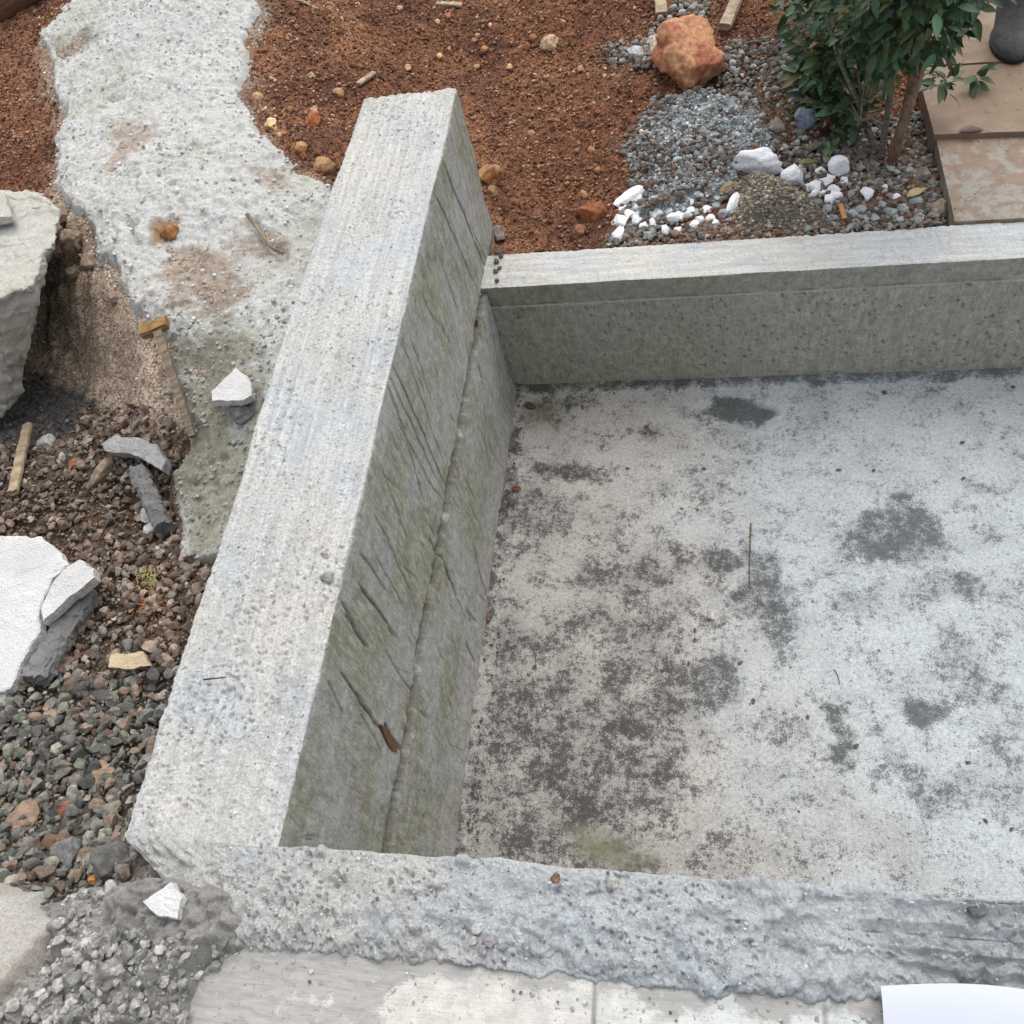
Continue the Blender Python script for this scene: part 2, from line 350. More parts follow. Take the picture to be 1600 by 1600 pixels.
# ------------------------------------------------------------------ walls
def profile(pts, steps, smooth_it=2):
    out = []
    for (a, b, s) in zip(pts[:-1], pts[1:], steps):
        a = np.array(a); b = np.array(b); k = max(1, int(round(np.linalg.norm(b-a)/s)))
        out += [a+(b-a)*i/k for i in range(k)]
    out.append(np.array(pts[-1])); P = np.array(out)
    for _ in range(smooth_it): P[1:-1] = .25*P[:-2]+.5*P[1:-1]+.25*P[2:]
    T = np.gradient(P, axis=0); T /= np.linalg.norm(T, axis=1)[:, None]
    return P, np.stack([-T[:, 1], T[:, 0]], 1)     # left-hand normal
def rough(x, y, z, amp=1.0, seed=0):
    d = .0028*fbm(x*11, y*11, z*11, 2, seed)+.0017*fbm(x*46, y*46, z*46, 2, seed+1)+.0013*fbm(x*125, y*125, z*125, 2, seed+2)
    pm = .15+.85*sstep(-.3, .45, fbm(x*9, y*9, z*9, 3, seed+7))
    d = d-pm*.0042*sstep(.34, .60, pn(x*165, y*165, z*165, seed+3))-pm*.0055*sstep(.46, .72, pn(x*62, y*72, z*72, seed+4))
    return d*amp+.0016*np.abs(pn(x*210, y*210, z*210, seed+6))
def mat_wallface(name, vscale, vrot, olive, olive2, grey, warm=None, tscale=(95, 5, 95)):
    n = NT(name); z = n.attr('zone'); c_i = n.attr('crack')
    big = n.noise(6, 4, .6); mid = n.noise(45, 5, .7); fine = n.noise(280, 4, .7)
    tl = n.mix(n.rng(big, .35, .65), (.60, .595, .56), (.535, .56, .575))
    tl = n.mix(n.math('MULTIPLY', n.rng(mid, .52, .76), .40), tl, (.32, .315, .30))
    lv = n.mapping(tscale); tl = n.mix(1.0, tl, n.mix(n.rng(n.noise(1.0, 4, .6, lv), .3, .7), gray(.86), gray(1.1)), 'MULTIPLY')
    tl = n.mix(n.math('MULTIPLY', n.rng(n.noise(330, 3, .7), .60, .70), .35), tl, (.16, .16, .15)); tl = n.mix(n.math('MULTIPLY', n.rng(n.noise(110, 3, .6), .68, .72), .4), tl, (.14, .14, .13))
    sv = n.mapping(vscale, vrot); str_ = n.noise(3.0, 5, .65, sv); str2 = n.noise(9.0, 4, .7, sv)
    fl = n.mix(n.rng(str_, .36, .64), olive, olive2)
    fl = n.mix(n.rng(n.noise(5, 5, .65), .40, .60), fl, grey)
    if warm: fl = n.mix(n.attr('tone'), fl, n.mix(n.rng(str_, .35, .65), warm, np.array(warm)*.78))
    fl = n.mix(1.0, fl, n.mix(n.rng(str2, .3, .7), gray(.84), gray(1.12)), 'MULTIPLY')
    fl = n.mix(1.0, fl, n.mix(n.rng(mid, .3, .7), gray(.80), gray(1.15)), 'MULTIPLY')
    fl = n.mix(n.math('MULTIPLY', n.rng(n.noise(90, 4, .7), .62, .72), .6), fl, (.10, .10, .075))
    fl = n.mix(n.math('MULTIPLY', c_i, .8), fl, (.06, .058, .045))
    c = n.mix(z, tl, fl); c = n.mix(1.0, c, n.mix(n.rng(fine, .3, .7), gray(.8), gray(1.15)), 'MULTIPLY')
    h = n.noise(170, 7, .8); b = n.bump(h, .0045); b = n.bump(str2, .003, .8, b)
    return n.out(c, n.mix(z, gray(.93), gray(.8)), b, .3)
M_WALLA = mat_wallface('wall_concrete', (26, 22, 5), (0, 0, 0), (.27, .27, .195), (.40, .398, .335), (.415, .41, .39))

# tall wall A
P, NRM = profile([(XA0, .30), (XA0, ZT), (XA1, ZT), (XA1, -.04)], [.012, .0016, .0030], 3)
P = P; ylen = np.arange(.240, 1.922, .0021)
if True:
    px_, pz_ = P[:, 0][:, None]+0*ylen, P[:, 1][:, None]+0*ylen
    nx_, nz_ = NRM[:, 0][:, None], NRM[:, 1][:, None]; YY = ylen[None]+0*px_
    face = sstep(.25, .75, np.maximum(nx_, 0)+0*YY)               # formed inner face
    d_top = rough(px_, YY, pz_, 1.0, 1)*(.75+.5*sstep(1.1, .4, YY))+.0052*fbm(px_*58, YY*2.4, 0., 2, 77)*sstep(.3, .5, YY)
    d_top += .004*sstep(.75, .35, YY)*sstep(.25, .33, YY)*fbm(px_*30, YY*30, 0., 2, 44)
    # formed face: older lower course stands proud, trowel scars run down it
    zj = .387+.007*fbm(YY*11, 0*YY, oct=4, seed=21)
    d_f = (.012*(1-sstep(-.004, .0015, pz_-zj))+.004*np.exp(-((pz_-zj)/.012)**2)*fbm(YY*55, pz_*55, oct=3, seed=27))*sstep(1.71, 1.69, YY)+.004*fbm(YY*4, pz_*4, oct=3, seed=23)+.0016*fbm(YY*17, pz_*8, oct=3, seed=25)+.0010*fbm(YY*60, pz_*60, oct=2, seed=24)
    d_f += .010*sstep(.10, -.02, pz_)
    crack = .8*np.exp(-((pz_-zj-.003)/.005)**2)*sstep(-.3, .3, fbm(YY*20, pz_*3, oct=2, seed=29)); d_f -= .006*crack; crack = np.maximum(crack, .95*np.exp(-((pz_-zj-.002)/.0075)**2)*sstep(-.8, -.2, fbm(YY*30, pz_*30, oct=3, seed=28)))
    scars = [((690,250),(770,445),.006),((680,300),(745,450),.0045),((735,350),(775,440),.003),((612,560),(702,770),.005),((610,585),(690,762),.004),((625,520),(700,740),.0035),((608,600),(640,690),.005),((640,700),(665,780),.004),
             ((672,840),(706,935),.009),((560,905),(622,1000),.006),((540,960),(580,1015),.006),((535,940),(560,985),.005),((530,1045),(602,1150),.006),((600,1130),(628,1175),.010),((757,480),(775,590),.012),((748,500),(762,570),.010),
             ((765,520),(778,600),.009),((738,570),(748,612),.007),((750,680),(757,720),.006),((735,860),(752,945),.012),((720,1000),(732,1040),.006),((612,640),(700,800),.003),((590,720),(640,850),.003),((580,800),(650,940),.003),((575,850),(640,960),.0025),
             ((640,520),(680,640),.003),((655,440),(700,560),.0025),((690,400),(720,500),.003),((560,1100),(600,1180),.003),((510,1060),(540,1120),.003),((600,1010),(660,1110),.003),((560,860),(610,930),.004),((700,330),(735,440),.002)]
    for (a, b, dep) in scars:
        A3 = atx(*a, XA1); B3 = atx(*b, XA1); u = np.array([B3[1]-A3[1], B3[2]-A3[2]]); L = np.linalg.norm(u); u /= L
        yy = YY-A3[1]+.006*fbm(YY*14, pz_*14, oct=2, seed=50); zz = pz_-A3[2]
        tt = (yy*u[0]+zz*u[1])/L; dist = np.abs(-yy*u[1]+zz*u[0]); wd = .0014+.22*dep
        g = np.exp(-(dist/wd)**2)*sstep(-.05, .15, tt)*(1-sstep(.75, 1.05, tt)); d_f -= dep*g; crack = np.maximum(crack, np.minimum(1, dep/.006)*g)
    rs = np.random.default_rng(5)
    for k in range(120):                                    # short float marks in the same slant
        y0 = rs.uniform(.25, 1.7); z0 = rs.uniform(.05, .78); L = rs.uniform(.03, .17); an = math.radians(rs.normal(90, 10))*-1
        yy = YY-y0; zz = pz_-z0; u = (math.cos(an), math.sin(an)); tt = (yy*u[0]+zz*u[1])/L; dist = np.abs(-yy*u[1]+zz*u[0])
        dist = np.abs(dist+.004*fbm(YY*12, pz_*12, oct=1, seed=66)); g = np.exp(-(dist/rs.uniform(.0014, .0026))**2)*sstep(0, .3, tt)*(1-sstep(.6, 1, tt)); dep = rs.uniform(.0008, .0028); d_f -= dep*g; crack = np.maximum(crack, dep/.006*g)
    D = d_top*(1-face)+d_f*face
    D = D-.004*np.exp(-((pz_-ZT)/.01)**2)*np.abs(fbm(YY*45, pz_*20, oct=2, seed=90))*(face > .02)   # chipped arris
    V = np.stack([px_+nx_*D, YY+0*D, pz_+nz_*D], -1)
    nP, nL = D.shape
    V[:, -1, 1] += .004*fbm(P[:, 0]*30, P[:, 1]*30, oct=2, seed=60)
    # far end is cut a little askew: outer corner stands nearer
    V[..., 1] -= sstep(1.2, 1.92, YY)*.0
    VA = V.copy(); UA = NRM[:, 1][:, None]+0*YY; wallA = mesh('concrete_wall', V, grid_quads(nP, nL), M_WALLA, ngons=[np.arange(nP)*nL, (np.arange(nP)*nL+nL-1)[::-1]], attrs=dict(zone=face, crack=crack))
tag(wallA, 'tall thick concrete wall with rough pale top and scarred olive grey inner face, running away from the viewer', 'wall')

# low wall B (far side of the pit)
M_WALLB = mat_wallface('low_wall_concrete', (22, 26, 4), (0, 0, 0), (.30, .30, .215), (.40, .395, .31), (.37, .365, .325), (.50, .47, .425), (7, 70, 70))
zb = .40; yb = 1.70
P, NRM = profile([(yb+.010, -.03), (yb+.008, .312), (yb+.0125, .317), (yb-.008, zb), (yb+.116, zb-.003), (yb+.125, .2)], [.004, .002, .0025, .0025, .02], 1)
P = P; NRM = -NRM
NRM = np.stack([-np.gradient(P[:, 1]), np.gradient(P[:, 0])], 1); NRM /= np.linalg.norm(NRM, axis=1)[:, None]
xlen = np.concatenate([np.arange(-.572, .85, .0034), np.linspace(.9, 3.0, 30)])
py_, pz_ = P[:, 0][:, None]+0*xlen, P[:, 1][:, None]+0*xlen; XX = xlen[None]+0*py_
top = sstep(.3, .8, NRM[:, 1][:, None]+0*XX)
d_top = .55*rough(XX, py_, pz_, 1.0, 8)
d_f = .003*fbm(XX*4, pz_*4, oct=3, seed=33)+.0008*fbm(XX*70, pz_*70, oct=2, seed=34)
holes = pn(XX*95, pz_*80, seed=36); hm = sstep(.47, .62, holes)*(pz_ < .315)*(.35+.65*sstep(.3, .12, np.abs(pz_-.2))); d_f -= .004*hm
d_f += .0035*np.exp(-((pz_-.315)/.006)**2)*fbm(XX*35, pz_*30, oct=3, seed=39)
D = d_top*top+d_f*(1-top)-.004*np.exp(-((pz_-zb)/.008)**2)*np.abs(fbm(XX*40, py_*10, oct=2, seed=35))
line = np.exp(-((pz_-.322)/.004)**2)*(1-top)
V = np.stack([XX, py_+NRM[:, 0][:, None]*D, pz_+NRM[:, 1][:, None]*D], -1)
wallB = mesh('concrete_wall', V, grid_quads_rev(*D.shape), M_WALLB, attrs=dict(zone=(1-top)*.999, crack=np.maximum(.6*hm, .55*np.exp(-((pz_-.318)/.005)**2)*sstep(-.3, .3, fbm(XX*14, pz_*5, oct=3, seed=42)))*(1-top), tone=sstep(-.25, .25, XX+.1*fbm(XX*5, pz_*5, oct=2, seed=3))*.85), ngons=[(np.arange(D.shape[0])*D.shape[1])[::-1], np.arange(D.shape[0])*D.shape[1]+D.shape[1]-1])
tag(wallB, 'low concrete wall with a smooth pale top and dark ledge line, between the pit and the garden soil', 'wall')

# near kerb wall C
P, NRM = profile([(.246, -.03), (.246, .6), (.246, ZT), (.142, ZT-.001), (.122, ZT-.009), (.114, .74)], [.03, .004, .0019, .002, .004], 3)
NRM = np.stack([np.gradient(P[:, 1]), -np.gradient(P[:, 0])], 1); NRM /= np.linalg.norm(NRM, axis=1)[:, None]
xlen = np.concatenate([np.arange(-.80, .50, .0019), np.linspace(.55, 3.0, 40)])
py_, pz_ = P[:, 0][:, None]+0*xlen, P[:, 1][:, None]+0*xlen; XX = xlen[None]+0*py_
up = sstep(.3, .8, NRM[:, 1][:, None]+0*XX)
x0 = -.797+np.clip(.246-py_, 0, .14)*1.35; XR = np.where(XX < -.4, x0+(XX+.8)/.4*(-.4-x0), XX); aw = sstep(.243, .20, py_)*up
D = rough(XR, py_, pz_, 1.25, 1)*(.35+.65*up)+aw*(.010*fbm(XR*24, py_*30, oct=3, seed=16)-.004*sstep(.3, .6, pn(XR*45, py_*45, seed=18)))
rg = sstep(.12, .30, XX)*up; sy = py_+.010*fbm(XX*7, py_*9, oct=3, seed=41)
saw = ((sy*38) % 1.0); D += rg*(.017*(saw**3)-.005)
cl = sstep(.2, .5, fbm(XX*9, py_*14, oct=2, seed=43))*up*(1-rg); f1, f2, _i = worley(XX*60, py_*60, 5); D += cl*.016*np.clip(.75-f1, 0, 1)
sk = -.010*sstep(.26, .6, XX)*sstep(.2, .14, py_)*0
V = np.stack([XR, py_+NRM[:, 0][:, None]*D+.010*np.exp(-((pz_-.76)/.03)**2)*fbm(XX*14, 0*XX, oct=3, seed=47)*(1-up)*(py_ < .2)+(.03*sstep(.25, -.75, XX)*(py_ < .2))*0, pz_+NRM[:, 1][:, None]*D], -1)
V[..., 1] += np.where(py_ < .2, .005*fbm(XX*13, 0*XX, oct=2, seed=48)+.005*fbm(XX*55, 0*XX, oct=3, seed=58, gain=.7)+.012*sstep(-.1, .3, XX), -.0+.004*fbm(XX*14, 0*XX, oct=2, seed=49))*sstep(0, .03, np.abs(py_-.19))
VC = V.copy(); UC = NRM[:, 1][:, None]+0*XX; wallC = mesh('concrete_wall', V, grid_quads(*D.shape), M_MORTAR_BLUE, attrs=dict(tone=sstep(-.45, -.1, XX+.08*fbm(XX*9, py_*9, oct=2, seed=2))), ngons=[np.arange(D.shape[0])*D.shape[1], (np.arange(D.shape[0])*D.shape[1]+D.shape[1]-1)[::-1]])
tag(wallC, 'near concrete kerb wall topped with lumpy bluish mortar, along the tiled floor', 'wall')

# ------------------------------------------------------------------ tiled floor in front
n = NT('paint_smeared_tiles')
sm = n.attr('smear'); v = n.mapping((14, 160, 20), (0, 0, math.radians(8))); brush = n.noise(1.6, 5, .7, v)
f = n.math('ADD', sm, n.math('MULTIPLY', n.math('SUBTRACT', n.noise(40, 5, .7), .5), 1.2)); f = n.math('ADD', f, n.math('MULTIPLY', n.math('SUBTRACT', brush, .5), .55))
tl = n.mix(n.attr('tone'), (.50, .49, .46), (.48, .52, .525)); tl = n.mix(1.0, tl, n.mix(n.rng(n.noise(50, 5, .75), .3, .7), gray(.78), gray(1.12)), 'MULTIPLY')
c = n.mix(n.rng(f, .35, .6), tl, n.mix(brush, (.23, .228, .22), (.40, .395, .38)))
c = n.mix(n.math('MULTIPLY', n.rng(n.noise(100, 5, .75), .585, .66), .8), c, (.15, .15, .145))
c = n.mix(n.attr('joint'), c, (.10, .095, .085))
b = n.bump(brush, .0015); b = n.bump(n.noise(260, 5, .7), .001, 1, b)
M_TILE = n.out(c, .75, b, .35)
xs = np.concatenate([np.arange(-.70, .5, .0026), np.linspace(.55, 3.0, 40)]); ys = np.concatenate([np.linspace(-1.6, -.1, 30), np.arange(-.09, .175, .0026)])
X, Y = np.meshgrid(xs, ys, indexing='ij')
jx = at(930, 1560, .775)[0]; jx2 = at(1287, 1575, .775)[0]
J = np.maximum(np.exp(-((X-jx-.0015*fbm(Y*30, X*5, oct=2, seed=3))/.0022)**2), .9*np.exp(-((X-jx2)/.002)**2))
jx0 = jx-(jx2-jx)*1.35
J = np.maximum(J, .5*np.exp(-((Y+.16)/.003)**2))
SM = sstep(-.26, -.40, X+.10*fbm(X*8, Y*8, oct=3, seed=51))*.6+.75*sstep(.075, .125, Y+.02*fbm(X*16, Y*16, oct=3, seed=59))*(.5+.5*sstep(-.3, .2, fbm(X*6, 0*Y, oct=2, seed=60)))+.02+.30*sstep(.0, .5, fbm(X*10, Y*12, oct=4, seed=57))
Z = .786-.003*J+.0015*fbm(X*12, Y*12, oct=3, seed=52)+.003*SM*fbm(X*40, Y*90, oct=2, seed=53)
structure(mesh('tiled_floor', np.stack([X, Y, Z], -1), grid_quads(*X.shape), M_TILE, attrs=dict(smear=SM, joint=J*(1-SM*.7), tone=sstep(-.3, .25, X))))

# ------------------------------------------------------------------ lumpy patches laid over the ground
PATCH = {}
def on_patch(name, g):
    lo, res, Z = PATCH[name]; i = np.clip(((g[:, 0]-lo[0])/res).round().astype(int), 0, Z.shape[0]-1); j = np.clip(((g[:, 1]-lo[1])/res).round().astype(int), 0, Z.shape[1]-1)
    return np.maximum(Z[i, j], gz(g[:, 0], g[:, 1]))
def patch(name, P, mat, res, thick, edge, lump, wob=.03, seed=0, cell=None, base=None, col=None, extra=None, clipfn=None):
    P = np.asarray(P); lo = P.min(0)-.05; hi = P.max(0)+.05
    X, Y = np.meshgrid(np.arange(lo[0], hi[0], res), np.arange(lo[1], hi[1], res), indexing='ij')
    d = poly_sd(X, Y, P)+wob*fbm(X*9, Y*9, oct=4, seed=seed+1)
    g = gz(X, Y) if base is None else base+0*X
    Z = g-.02+(thick+.02)*sstep(-edge*.3, edge, d)
    k = sstep(0, edge, d)
    Z += k*lump*(fbm(X*8, Y*8, oct=2, seed=seed+2)+.62*fbm(X*30, Y*30, oct=3, seed=seed+3, gain=.6)+.40*pn(X*120, Y*120, seed=seed+4))
    Z += k*lump*.8*-sstep(.25, .6, pn(X*55, Y*55, seed=seed+6))*sstep(-.1, .5, fbm(X*7, Y*7, oct=3, seed=seed+8))
    if cell:
        f1, f2, idm = worley(X*cell[0]+.5*pn(X*40, Y*40, seed=3), Y*cell[0]+.5*pn(X*40, Y*40, seed=4), seed+7); Z += k*cell[1]*np.clip(.85-f1, 0, 1)*(.35+idm)
    if extra is not None: Z += extra(X, Y, k)
    PATCH[name] = (lo, res, np.where(d > 0, Z, -9.)); ok = d > -edge*.35
    if clipfn is not None: ok &= clipfn(X, Y)
    q = grid_quads(*X.shape); q = q[ok.ravel()[q].all(1)]; used, inv = np.unique(q, return_inverse=True)
    cols = None
    if col is not None: cols = col(X, Y).reshape(-1, 3)[used]
    return mesh(name, np.stack([X, Y, Z], -1).reshape(-1, 3)[used], inv.reshape(-1, 4), mat, cols=cols)
def clipA(X, Y): return ~((X > XA0+.06) & (Y < 1.9))
def gully(X, Y, k):
    z = 0*X
    for a, b, dep, wd in [((400,355),(452,412),.02,.012),((200,345),(225,400),.012,.01),((240,520),(330,600),.012,.03),((210,360),(215,410),.012,.012)]:
        A = hit(*a)[:2]; B = hit(*b)[:2]; e = B-A; L = e@e; t = np.clip(((X-A[0])*e[0]+(Y-A[1])*e[1])/L, 0, 1); r = np.hypot(X-A[0]-t*e[0]+.01*pn(X*30, Y*30), Y-A[1]-t*e[1]); z -= dep*np.exp(-(r/wd)**2)
    for px, py, r, dep in [(265,370,.05,.015),(310,420,.09,.02),(340,465,.06,.018),(205,228,.07,.012),(290,400,.05,.01),(125,65,.06,.02),(110,80,.04,.02),(330,55,.04,.01),(430,290,.05,.01)]:
        A = hit(px, py)[:2]; z -= dep*np.exp(-((np.hypot(X-A[0], Y-A[1])+.02*pn(X*15, Y*15, seed=2))/r)**2)
    return z*k
n = NT('cement_spill_dirty'); col = n.attr('Col', True)
mid = n.noise(45, 5, .7); fine = n.noise(260, 4, .7)
c = n.mix(n.math('MULTIPLY', n.rng(mid, .5, .74), .5), col, n.mix(1.0, col, gray(.42), 'MULTIPLY'))
c = n.mix(n.math('MULTIPLY', n.rng(n.noise(420, 2, .6), .6, .7), .5), c, (.13, .13, .12))
c = n.mix(1.0, c, n.mix(n.rng(fine, .3, .7), gray(.78), gray(1.15)), 'MULTIPLY')
b = n.bump(n.noise(170, 7, .8), .006); M_SPILLC = n.out(c, .93, b, .2)
def spill_col(X, Y):
    c = np.zeros(X.shape+(3,))+np.array((.61, .615, .60))
    g = sstep(-.1, .5, fbm(X*4, Y*4, oct=4, seed=71))[..., None]; c = c*(1-.5*g)+np.array((.48, .49, .41))*.5*g
    for px, py, r, s, cc in [(205,230,.10,.8,(.42,.33,.26)),(265,368,.05,.9,(.30,.17,.08)),(310,425,.12,.8,(.34,.25,.18)),(345,470,.07,.8,(.30,.22,.16)),(430,290,.05,.6,(.42,.33,.25)),(125,70,.09,.7,(.27,.25,.19)),(420,390,.06,.6,(.30,.24,.17)),
                             (330,760,.20,.75,(.31,.31,.23)),(330,560,.14,.55,(.28,.28,.20)),(300,660,.16,.8,(.27,.26,.19)),(370,850,.14,.6,(.30,.29,.23)),(350,430,.14,.35,(.36,.30,.24))]:
        A = hit(px, py)[:2]; r_ = np.hypot(X-A[0], Y-A[1]); m = (s*sstep(1.15, .45, r_/r+.7*fbm(X*14, Y*14, oct=3, seed=74)))[..., None]; c = c*(1-m)+np.array(cc)*m
    return c
sp = patch('cement_spill', W_SPILL, M_SPILLC, 0.0038, .018, .022, .011, .03, 10, cell=(85, .0035), extra=gully, clipfn=clipA, col=spill_col)
tag(sp, 'broad pale cement spill with crumbly dirty surface, between the red soil and the tall wall', 'cement spill')
rub = patch('mortar_rubble', W_RUBBLE, M_RUBBLE, 0.003, .014, .03, .017, .03, 20, cell=(38, .022), clipfn=lambda X, Y: ~((X > -.76) & (Y > .19)))
tag(rub, 'mass of grey crumbled mortar spread beside the tall wall corner', 'rubble', kind='stuff')
pale = patch('concrete_slab', W_PALE, mat_mortar('pale_concrete', (.58, .57, .54), (.33, .30, .26), (.54, .47, .40), .35), .004, .036, .02, .006, .02, 28)
tag(pale, 'pale worn concrete slab edge half buried by grey mortar rubble', 'concrete slab')
cem = patch('cement_heap', W_CEM, mat_mortar('bluish_cement', (.42, .45, .46), (.17, .18, .185), (.34, .37, .39), .5), .004, .03, .05, .014, .03, 35, cell=(75, .010))
tag(cem, 'bluish grey crumbly cement heap below the big orange rock', 'cement heap', kind='stuff')
snd = patch('sand_heap', W_SAND, mat_mortar('coarse_sand', (.25, .235, .20), (.09, .085, .075), (.22, .21, .185), .8), .004, .055, .09, .006, .02, 41, cell=(160, .003))
tag(snd, 'small heap of coarse brown grey sand among white chunks behind the low wall', 'sand heap', kind='stuff')

# ------------------------------------------------------------------ stones
def ico(sub):
    bm = bmesh.new(); bmesh.ops.create_icosphere(bm, subdivisions=sub, radius=1)
    v = np.array([x.co[:] for x in bm.verts]); f = np.array([[x.index for x in g.verts] for g in bm.faces]); bm.free(); return v, f
ICO = {k: ico(k) for k in (1, 2, 3, 4, 5)}
def stone_shape(sub, seed, cuts=9, noise=.12, cutd=(.55, .92)):
    r = np.random.default_rng(seed); v, f = ICO[sub]; v = v.copy()
    for _ in range(cuts):
        nn = r.normal(size=3); nn /= np.linalg.norm(nn); d = r.uniform(*cutd); s = v@nn; m = s > d; v[m] -= np.outer(s[m]-d, nn)
    nz = noise*fbm(v[:, 0]*1.7, v[:, 1]*1.7, v[:, 2]*1.7, 3, seed % 97); v = v*(1+nz)[:, None]
    return v, f
def rotm(k, r=rng):
    q = r.normal(size=(k, 4)); q /= np.linalg.norm(q, axis=1)[:, None]; w_, x, y, z = q.T
    return np.stack([np.stack([1-2*(y*y+z*z), 2*(x*y-z*w_), 2*(x*z+y*w_)], -1), np.stack([2*(x*y+z*w_), 1-2*(x*x+z*z), 2*(y*z-x*w_)], -1), np.stack([2*(x*z-y*w_), 2*(y*z+x*w_), 1-2*(x*x+y*y)], -1)], -2)
def scatter(name, pos, size, cols, sub=1, cuts=6, nproto=8, smooth=False, mat=M_ROCK, flat=.75, noise=.12, cutd=(.55, .92)):
    Vs, Ts, Cs = [], [], []; off = 0; pr = rng.integers(0, nproto, len(pos))
    for k in range(nproto):
        idx = np.nonzero(pr == k)[0]
        if not len(idx): continue
        v, f = stone_shape(sub, 100+k, cuts, noise, cutd)
        R = rotm(len(idx)); sc = size[idx][:, None]*rng.uniform(.65, 1.15, (len(idx), 3))
        W = np.einsum('nij,nvj->nvi', R, v[None]*sc[:, None, :]); W[..., 2] *= flat; W += pos[idx][:, None, :]
        Vs.append(W.reshape(-1, 3)); Cs.append(np.repeat(cols[idx], len(v), 0))
        Ts.append((f[None]+(off+np.arange(len(idx))*len(v))[:, None, None]).reshape(-1, 3)); off += len(idx)*len(v)
    return mesh(name, np.concatenate(Vs), None, mat, tris=np.concatenate(Ts), cols=np.concatenate(Cs), smooth=smooth)
def sample(P, k, inside=0.0):
    P = np.asarray(P); lo, hi = P.min(0), P.max(0); A = rng.uniform(lo, hi, (k, 2)); return A[poly_sd(A[:, 0], A[:, 1], P) > inside]
def palette(k, cols, wts, var=.18, desat=0.0):
    cols = np.array(cols); wts = np.array(wts, float); c = cols[rng.choice(len(cols), k, p=wts/wts.sum())]
    c = c*(1+rng.normal(0, var, (k, 1))); return np.clip(c*(1-desat)+c.mean(1, keepdims=True)*desat, .01, .9)
# loose grit on the rough wall tops
def grit(name, VV, up, cnt, label, c0, xr, big=.0030, ex=3.5):
    pts = VV.reshape(-1, 3)[(up.ravel() > .92) & (VV[..., 0].ravel() > xr[0]) & (VV[..., 0].ravel() < xr[1])]
    g = pts[rng.integers(0, len(pts), cnt)]+rng.normal(0, .0008, (cnt, 3))*np.array([1, 1, .2]); sz = .0007+big*rng.random(cnt)**ex
    dn = sstep(-.3, .4, fbm(g[:, 0]*7, g[:, 1]*7, oct=3, seed=99)); kp = rng.random(cnt) < .35+.65*dn; g = g[kp]; sz = sz[kp]
    cc = palette(len(g), [c0, np.array(c0)*.72, np.array(c0)*1.1, np.array(c0)*.4], [4, 2, 2, .5], .1)
    g[:, 2] += sz*.25
    return tag(scatter(name, g, sz, cc, 1, 4, 10), label, 'grit', kind='stuff')
grit('wall_grit', VA, UA, 9000, 'fine pale grit over the rough top of the tall wall', (.54, .535, .505), (-.9, 9), .0022, 4.)
grit('kerb_grit', VC, UC, 6000, 'fine bluish grit over the lumpy mortar of the near kerb wall', (.42, .44, .455), (-.79, .5), .0022, 4.5)
g = np.column_stack([rng.uniform(-.62, .5, 1500), rng.normal(.104, .016, 1500)*1.0]); g = g[(g[:, 1] < .128)]; g = g[:420]; sz = .0006+.0036*rng.random(len(g))**5
tag(scatter('edge_crumbs', np.column_stack([g, .786+sz*.5]), sz, palette(len(g), [(.40, .40, .39), (.25, .25, .245), (.50, .50, .49), (.16, .13, .11)], [3, 2, 2, 1], .15), 1, 5, 10), 'mortar crumbs strewn on the tiles along the near kerb wall', 'mortar crumbs', kind='stuff')
# red soil granules
bx = rng.uniform([-2.45, 1.80], [.62, 3.35], (60000, 2))
m = (poly_sd(bx[:, 0], bx[:, 1], W_SPILL) < -.01) & (poly_sd(bx[:, 0], bx[:, 1], W_CEM) < .0) & (poly_sd(bx[:, 0], bx[:, 1], W_SAND) < .02) & ~((bx[:, 0] > -.82) & (bx[:, 0] < -.54) & (bx[:, 1] < 1.93)) & ~((bx[:, 0] > -.6) & (bx[:, 1] < 1.835))
m &= (poly_sd(bx[:, 0], bx[:, 1], W_BANK) < 0)
bx = bx[m]; sz = .0022+.0045*rng.random(len(bx))**2.5
cl = palette(len(bx), [srgb(132, 92, 70), srgb(106, 72, 54), srgb(158, 122, 92), srgb(86, 56, 46), srgb(178, 150, 124)], [4, 4, 2.5, 2, .8])
tone = fbm(bx[:, 0]*3, bx[:, 1]*3, oct=3, seed=19); cl *= (1-.3*sstep(-.1, .6, tone))[:, None]
o = scatter('soil_grains', np.column_stack([bx, gz(bx[:, 0], bx[:, 1])+.004+.012*fbm(bx[:, 0]*6, bx[:, 1]*6, oct=3, seed=1)]), sz, cl, 1, 4)
tag(o, 'coarse red brown soil grains covering the ground behind the walls', 'soil', kind='stuff')
gp = sample(W_SPILL, 26000, -.015); dd = poly_sd(gp[:, 0], gp[:, 1], W_SPILL)
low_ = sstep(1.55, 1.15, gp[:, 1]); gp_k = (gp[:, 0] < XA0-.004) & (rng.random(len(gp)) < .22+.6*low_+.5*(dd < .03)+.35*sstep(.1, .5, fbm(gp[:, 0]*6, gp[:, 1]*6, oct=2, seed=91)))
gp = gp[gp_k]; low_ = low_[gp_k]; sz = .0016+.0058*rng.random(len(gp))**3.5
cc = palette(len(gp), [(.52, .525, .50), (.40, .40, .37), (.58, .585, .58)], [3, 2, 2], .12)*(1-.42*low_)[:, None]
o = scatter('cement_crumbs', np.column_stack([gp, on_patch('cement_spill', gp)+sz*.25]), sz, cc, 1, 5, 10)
tag(o, 'small pale crumbs over the surface and edges of the cement spill', 'cement crumbs', kind='stuff')
gp = sample(W_BANK, 3500); sz = .0014+.006*rng.random(len(gp))**5
o = scatter('bank_earth', np.column_stack([gp, gz(gp[:, 0], gp[:, 1])+sz*.3]), sz, palette(len(gp), [srgb(174, 158, 142), srgb(144, 128, 112), srgb(194, 180, 164)], [3, 2, 1], .15), 1, 5, 10)
